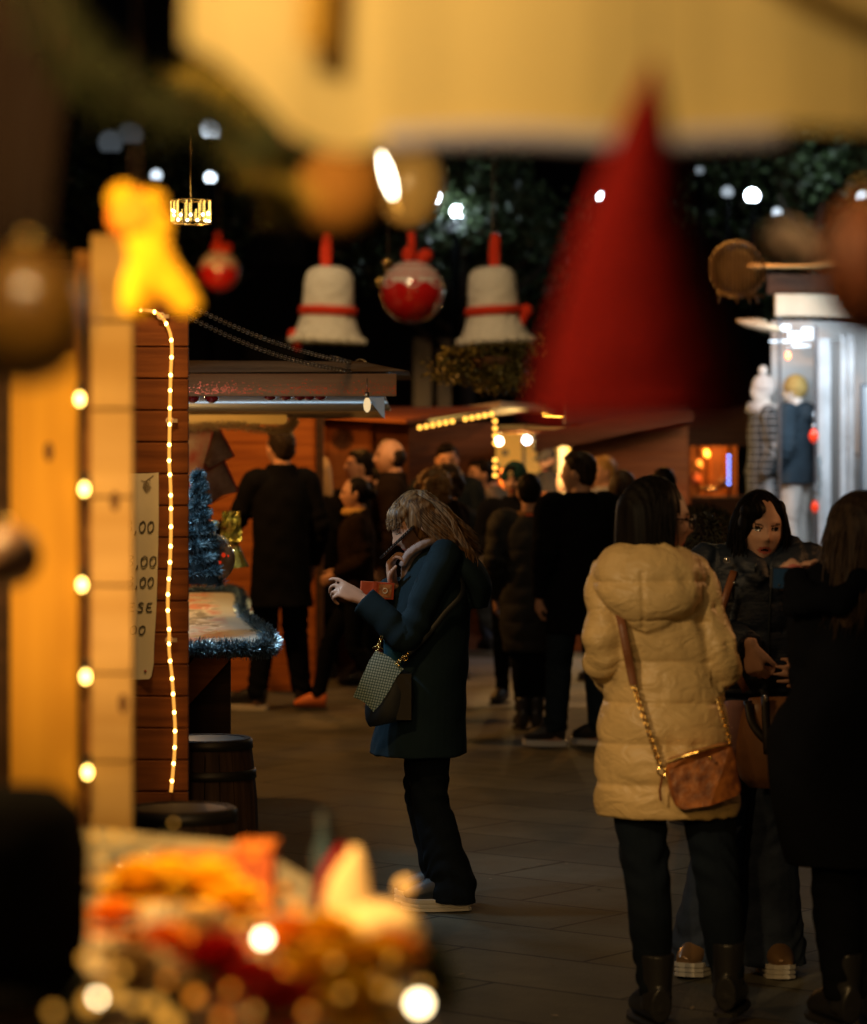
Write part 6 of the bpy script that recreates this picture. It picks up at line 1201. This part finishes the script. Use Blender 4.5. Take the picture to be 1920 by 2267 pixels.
# flowers
fy = cloth('petal_yellow', (.90,.48,.01), bs=20, var=.1); fo = cloth('petal_orange', (.88,.26,.01), bs=20, var=.1); fr = cloth('petal_red', (.55,.03,.01), bs=20, var=.1); fc = cloth('petal_cream', (.70,.50,.26), bs=20)
F = [(305,1975,.05,fy,'yellow','leftmost yellow paper flower of the back row'),(375,1965,.045,fy,'yellow','second yellow paper flower of the back row, behind the white shell'),(460,1980,.05,fy,'yellow','third yellow paper flower of the back row'),(520,2020,.045,fy,'yellow','yellow paper flower at the right end of the back row'),(250,2050,.04,fo,'orange','small orange paper flower beside the black hat'),
     (640,2110,.05,fo,'orange','orange paper flower below the white mouse figure'),(720,2105,.05,fy,'yellow','yellow paper flower under the brim of the mouse figure'),(800,2160,.05,fy,'yellow','yellow paper flower at the right end of the heap'),(700,2180,.05,fy,'yellow','yellow paper flower between orange and red ones at the bottom'),(480,2150,.05,fr,'red','dark red paper flower at the bottom left of the heap'),(560,2210,.05,fr,'red','deep red paper flower at the bottom centre'),
     (440,2080,.045,fc,'cream','cream paper flower left of the brightest bulb'),(360,2130,.05,fo,'orange','orange paper flower left of the dark red one'),(790,2245,.05,fy,'yellow','yellow paper flower at the bottom edge beside the big bulb'),(620,2250,.05,fr,'red','red paper flower at the bottom edge'),(300,2180,.05,fc,'cream','cream paper flower in front of the black hat'),(400,2225,.05,fc,'cream','cream paper flower at the bottom left edge'),(860,2130,.04,fo,'orange','small orange paper flower beside the greenery')]
for px, py, r, m, cn, lab in F:
    r = r*1.15; lift = .03+random.random()*.04; c = on(px, py, zc1+lift); base = V((c.x, c.y, zc1)); T = Thing('paper_flower', lab, 'flower', base, 0, 'paper flowers heaped on the counter'); g = G()
    for ring, (np_, rr_, up) in enumerate(((9,r,-.15),(10,r,.25),(9,r*.95,.7),(7,r*.9,1.4),(4,r*.85,3.5))):
        for k in range(np_):
            a = 2*math.pi*k/np_+ring*.4; d = V((math.cos(a), math.sin(a), up)).normalized(); sd = V((-math.sin(a), math.cos(a), 0))
            g.add([c+d*.004, c+d*rr_*.75+sd*rr_*.36, c+d*rr_, c+d*rr_*.75-sd*rr_*.36], [(0,1,2,3)])
    T.part('petals', g, m); g = G(); g.ell(c+V((0,0,.006)), r*.2, None, 10, 8); T.part('centre', g, fo if m is not fo else fy, smooth=True); g = G(); g.tube([base, c], .003, 6); T.part('stem', g, mat('stem_green', (.06,.10,.02), .6))
# boxes, shell, bottle
c = on(460,1960,zc1+.03); T = Thing('gift_box', 'orange red gift box standing behind the yellow flowers', 'box', V((c.x,c.y+.12,zc1))); g = G(); g.box((c.x,c.y+.12,zc1+.03), (.17,.10,.06), .15); T.part('carton', g, mat('box_orange', (.75,.20,.02), .5), bevel=.004); g = G(); g.box((c.x,c.y+.12,zc1+.0615), (.174,.02,.003), .15); g.box((c.x,c.y+.12,zc1+.0625), (.02,.104,.003), .15); T.part('ribbon', g, mat('box_ribbon', (.8,.4,.1), .4))
c = on(560,1960,zc1+.05); T = Thing('gift_box', 'taller dark orange box right of the orange gift box', 'box', V((c.x,c.y+.1,zc1))); g = G(); g.box((c.x,c.y+.1,zc1+.045), (.05,.05,.09), -.1); T.part('carton', g, mat('box_dark', (.45,.09,.02), .5), bevel=.003); g = G(); g.box((c.x,c.y+.1,zc1+.093), (.054,.064,.008), -.1); T.part('lid', g, mat('box_orange', (.65,.13,.02), .5), bevel=.002)
c = on(285,1935,zc1+.02); T = Thing('glass_stone', 'blue grey glass stone on a cream plate at the back of the counter', 'ornament', V((c.x,c.y,zc1))); g = G(); g.ell(c+V((0,0,.012)), (.032,.025,.024), None, 20, 14); T.part('stone', g, mat('blue_stone', (.16,.20,.21), .15, coat=1), smooth=True); g = G(); g.lathe(V((c.x,c.y,zc1)), [(.05,.002),(.085,.014),(.087,.018),(.05,.008)], 30); T.part('plate', g, mat('cream_plate', (.70,.48,.26), .4), smooth=True)
# white felt mouse with red lined ear and wide brim
c = on(800,2090,zc1+.03); b0 = V((c.x, c.y, zc1)); k = 1/1750
T = Thing('felt_figure', 'cream felt figure with red edged pointed hat and wide round brim', 'ornament', b0); wf = cloth('cream_felt', (.74,.53,.27), bs=25, var=.1)
g = G(); g.ell(b0+V((.012,0,.055)), (.062,.055,.030)); g.ell(b0+V((.03,.01,.04)), (.05,.045,.035)); T.part('brim', g, wf, smooth=True); g = G(); g.loft([(b0+V((-.012,0,.055)), .032, .03), (b0+V((-.018,0,.09)), .030, .026), (b0+V((-.012,0,.125)), .020, .018), (b0+V((-.006,0,.15)), .006, .006)], 18, (1,0,0), 4); hat = T.part('hat', g, wf, smooth=True)
g = G(); g.loft([(b0+V((-.050,-.002,.075)), .006, .010), (b0+V((-.040,-.002,.115)), .007, .012), (b0+V((-.018,-.002,.148)), .006, .010)], 10, (0,1,0), 4); T.part('red_edge', g, cloth('red_felt', (.20,.003,.0025)), parent=hat, smooth=True); g = G(); g.ell(b0+V((.055,0,.100)), .012); T.part('pompom', g, wf, smooth=True); g = G(); g.ell(b0+V((-.03,-.05,.07)), .007); T.part('nose', g, fo, smooth=True)
g = G(); c = on(715,1965,zc1+.05); g.lathe(V((c.x,c.y,zc1)), [(.012,0),(.014,.002),(.014,.10),(.006,.12),(.006,.15),(.008,.152)], 16); single('glass_bottle', 'slim dark blue bottle standing left of the cream felt figure', 'bottle', g, mat('blue_glass', (.03,.05,.07), .15, coat=.5), V((c.x,c.y,zc1)), smooth=True)
# greenery at the right end
T = Thing('fir_branch', 'dark fir branch at the right end of the counter', 'branch', on(960,2120)); g = G(); P_ = catmull([np.array(on(820,2080,zc1+.03)), np.array(on(900,2110,zc1+.05)), np.array(on(960,2130,zc1+.03)), np.array(on(985,2220,zc1+.0))], 8)
for _ in range(1500):
    t = random.random()*(len(P_)-1); i = min(int(t), len(P_)-2); c = V(P_[i]*(1-t+i)+P_[i+1]*(t-i)); d = V((random.gauss(0,1), random.gauss(0,1), random.gauss(0,1))).normalized(); l = random.uniform(.02,.045); s_ = d.orthogonal().normalized()*.0011
    g.add([c-s_, c+s_, c+d*l], [(0,1,2)])
T.part('needles', g, mat('fir_needles', (.05,.06,.018), .6)); g = G(); g.tube(P_, .004, 6); T.part('twig', g, darkw)
# fairy lights lying through the heap
big = glow('counter_bulb', (1,.78,.42), 14); mid_ = glow('counter_amber', (1,.27,.015), 1.6); mid2 = glow('counter_gold', (1,.42,.05), 1.2)
B_ = [(208,1850,mid2,.005),(252,1848,mid2,.006),(287,1850,mid2,.004),(384,1822,mid2,.003),(417,1915,mid_,.005),(561,1892,mid_,.006),(700,1902,mid2,.004),(224,1905,mid2,.004),(190,2122,mid2,.006),(240,2112,mid2,.006),(628,1968,mid_,.006),(568,2012,mid_,.006),(655,2008,mid_,.007),(640,2045,mid_,.005),(684,2042,mid_,.006),(418,2098,mid2,.006),(865,2118,mid2,.005),(590,2118,mid2,.004),(430,2205,mid_,.006),(198,2222,mid2,.008),(250,2200,mid2,.008),(300,2222,mid2,.006),(118,2240,mid2,.005),(345,2225,mid2,.007),(935,2180,mid2,.004),(582,2078,big,.007),(928,2222,big,.008),(215,2210,big,.004),(375,2262,mid2,.009),(492,2255,mid_,.005),(330,2010,mid2,.004),(300,2075,mid_,.005),(520,2045,mid_,.004),(455,2030,mid2,.004),(740,2130,mid2,.004),(690,2090,mid_,.005),(800,2085,mid2,.003),(630,2150,mid_,.004),(510,2190,mid_,.004),(760,2200,mid2,.004),(845,2190,mid2,.004),(270,2150,mid2,.005),(370,2170,mid_,.004),(560,2240,mid2,.004),(680,2240,mid_,.004)]
T = Thing('string_light', 'fairy lights threaded through the heap of flowers on the counter', 'string lights', on(560,2050)); wp_ = []
for px, py, m, r in B_:
    c = on(px, py, zc1+.085); wp_.append(c-V((0,-.01,.02))); g = G(); g.ell(c, r*1.0, None, 10, 8); T.part('bulb', g, m, smooth=True)
wp_.sort(key=lambda c: c.x); g = G(); g.tube(wp_, .0015, 5, 3); T.part('wire', g, mat('green_wire', (.02,.04,.02), .5))
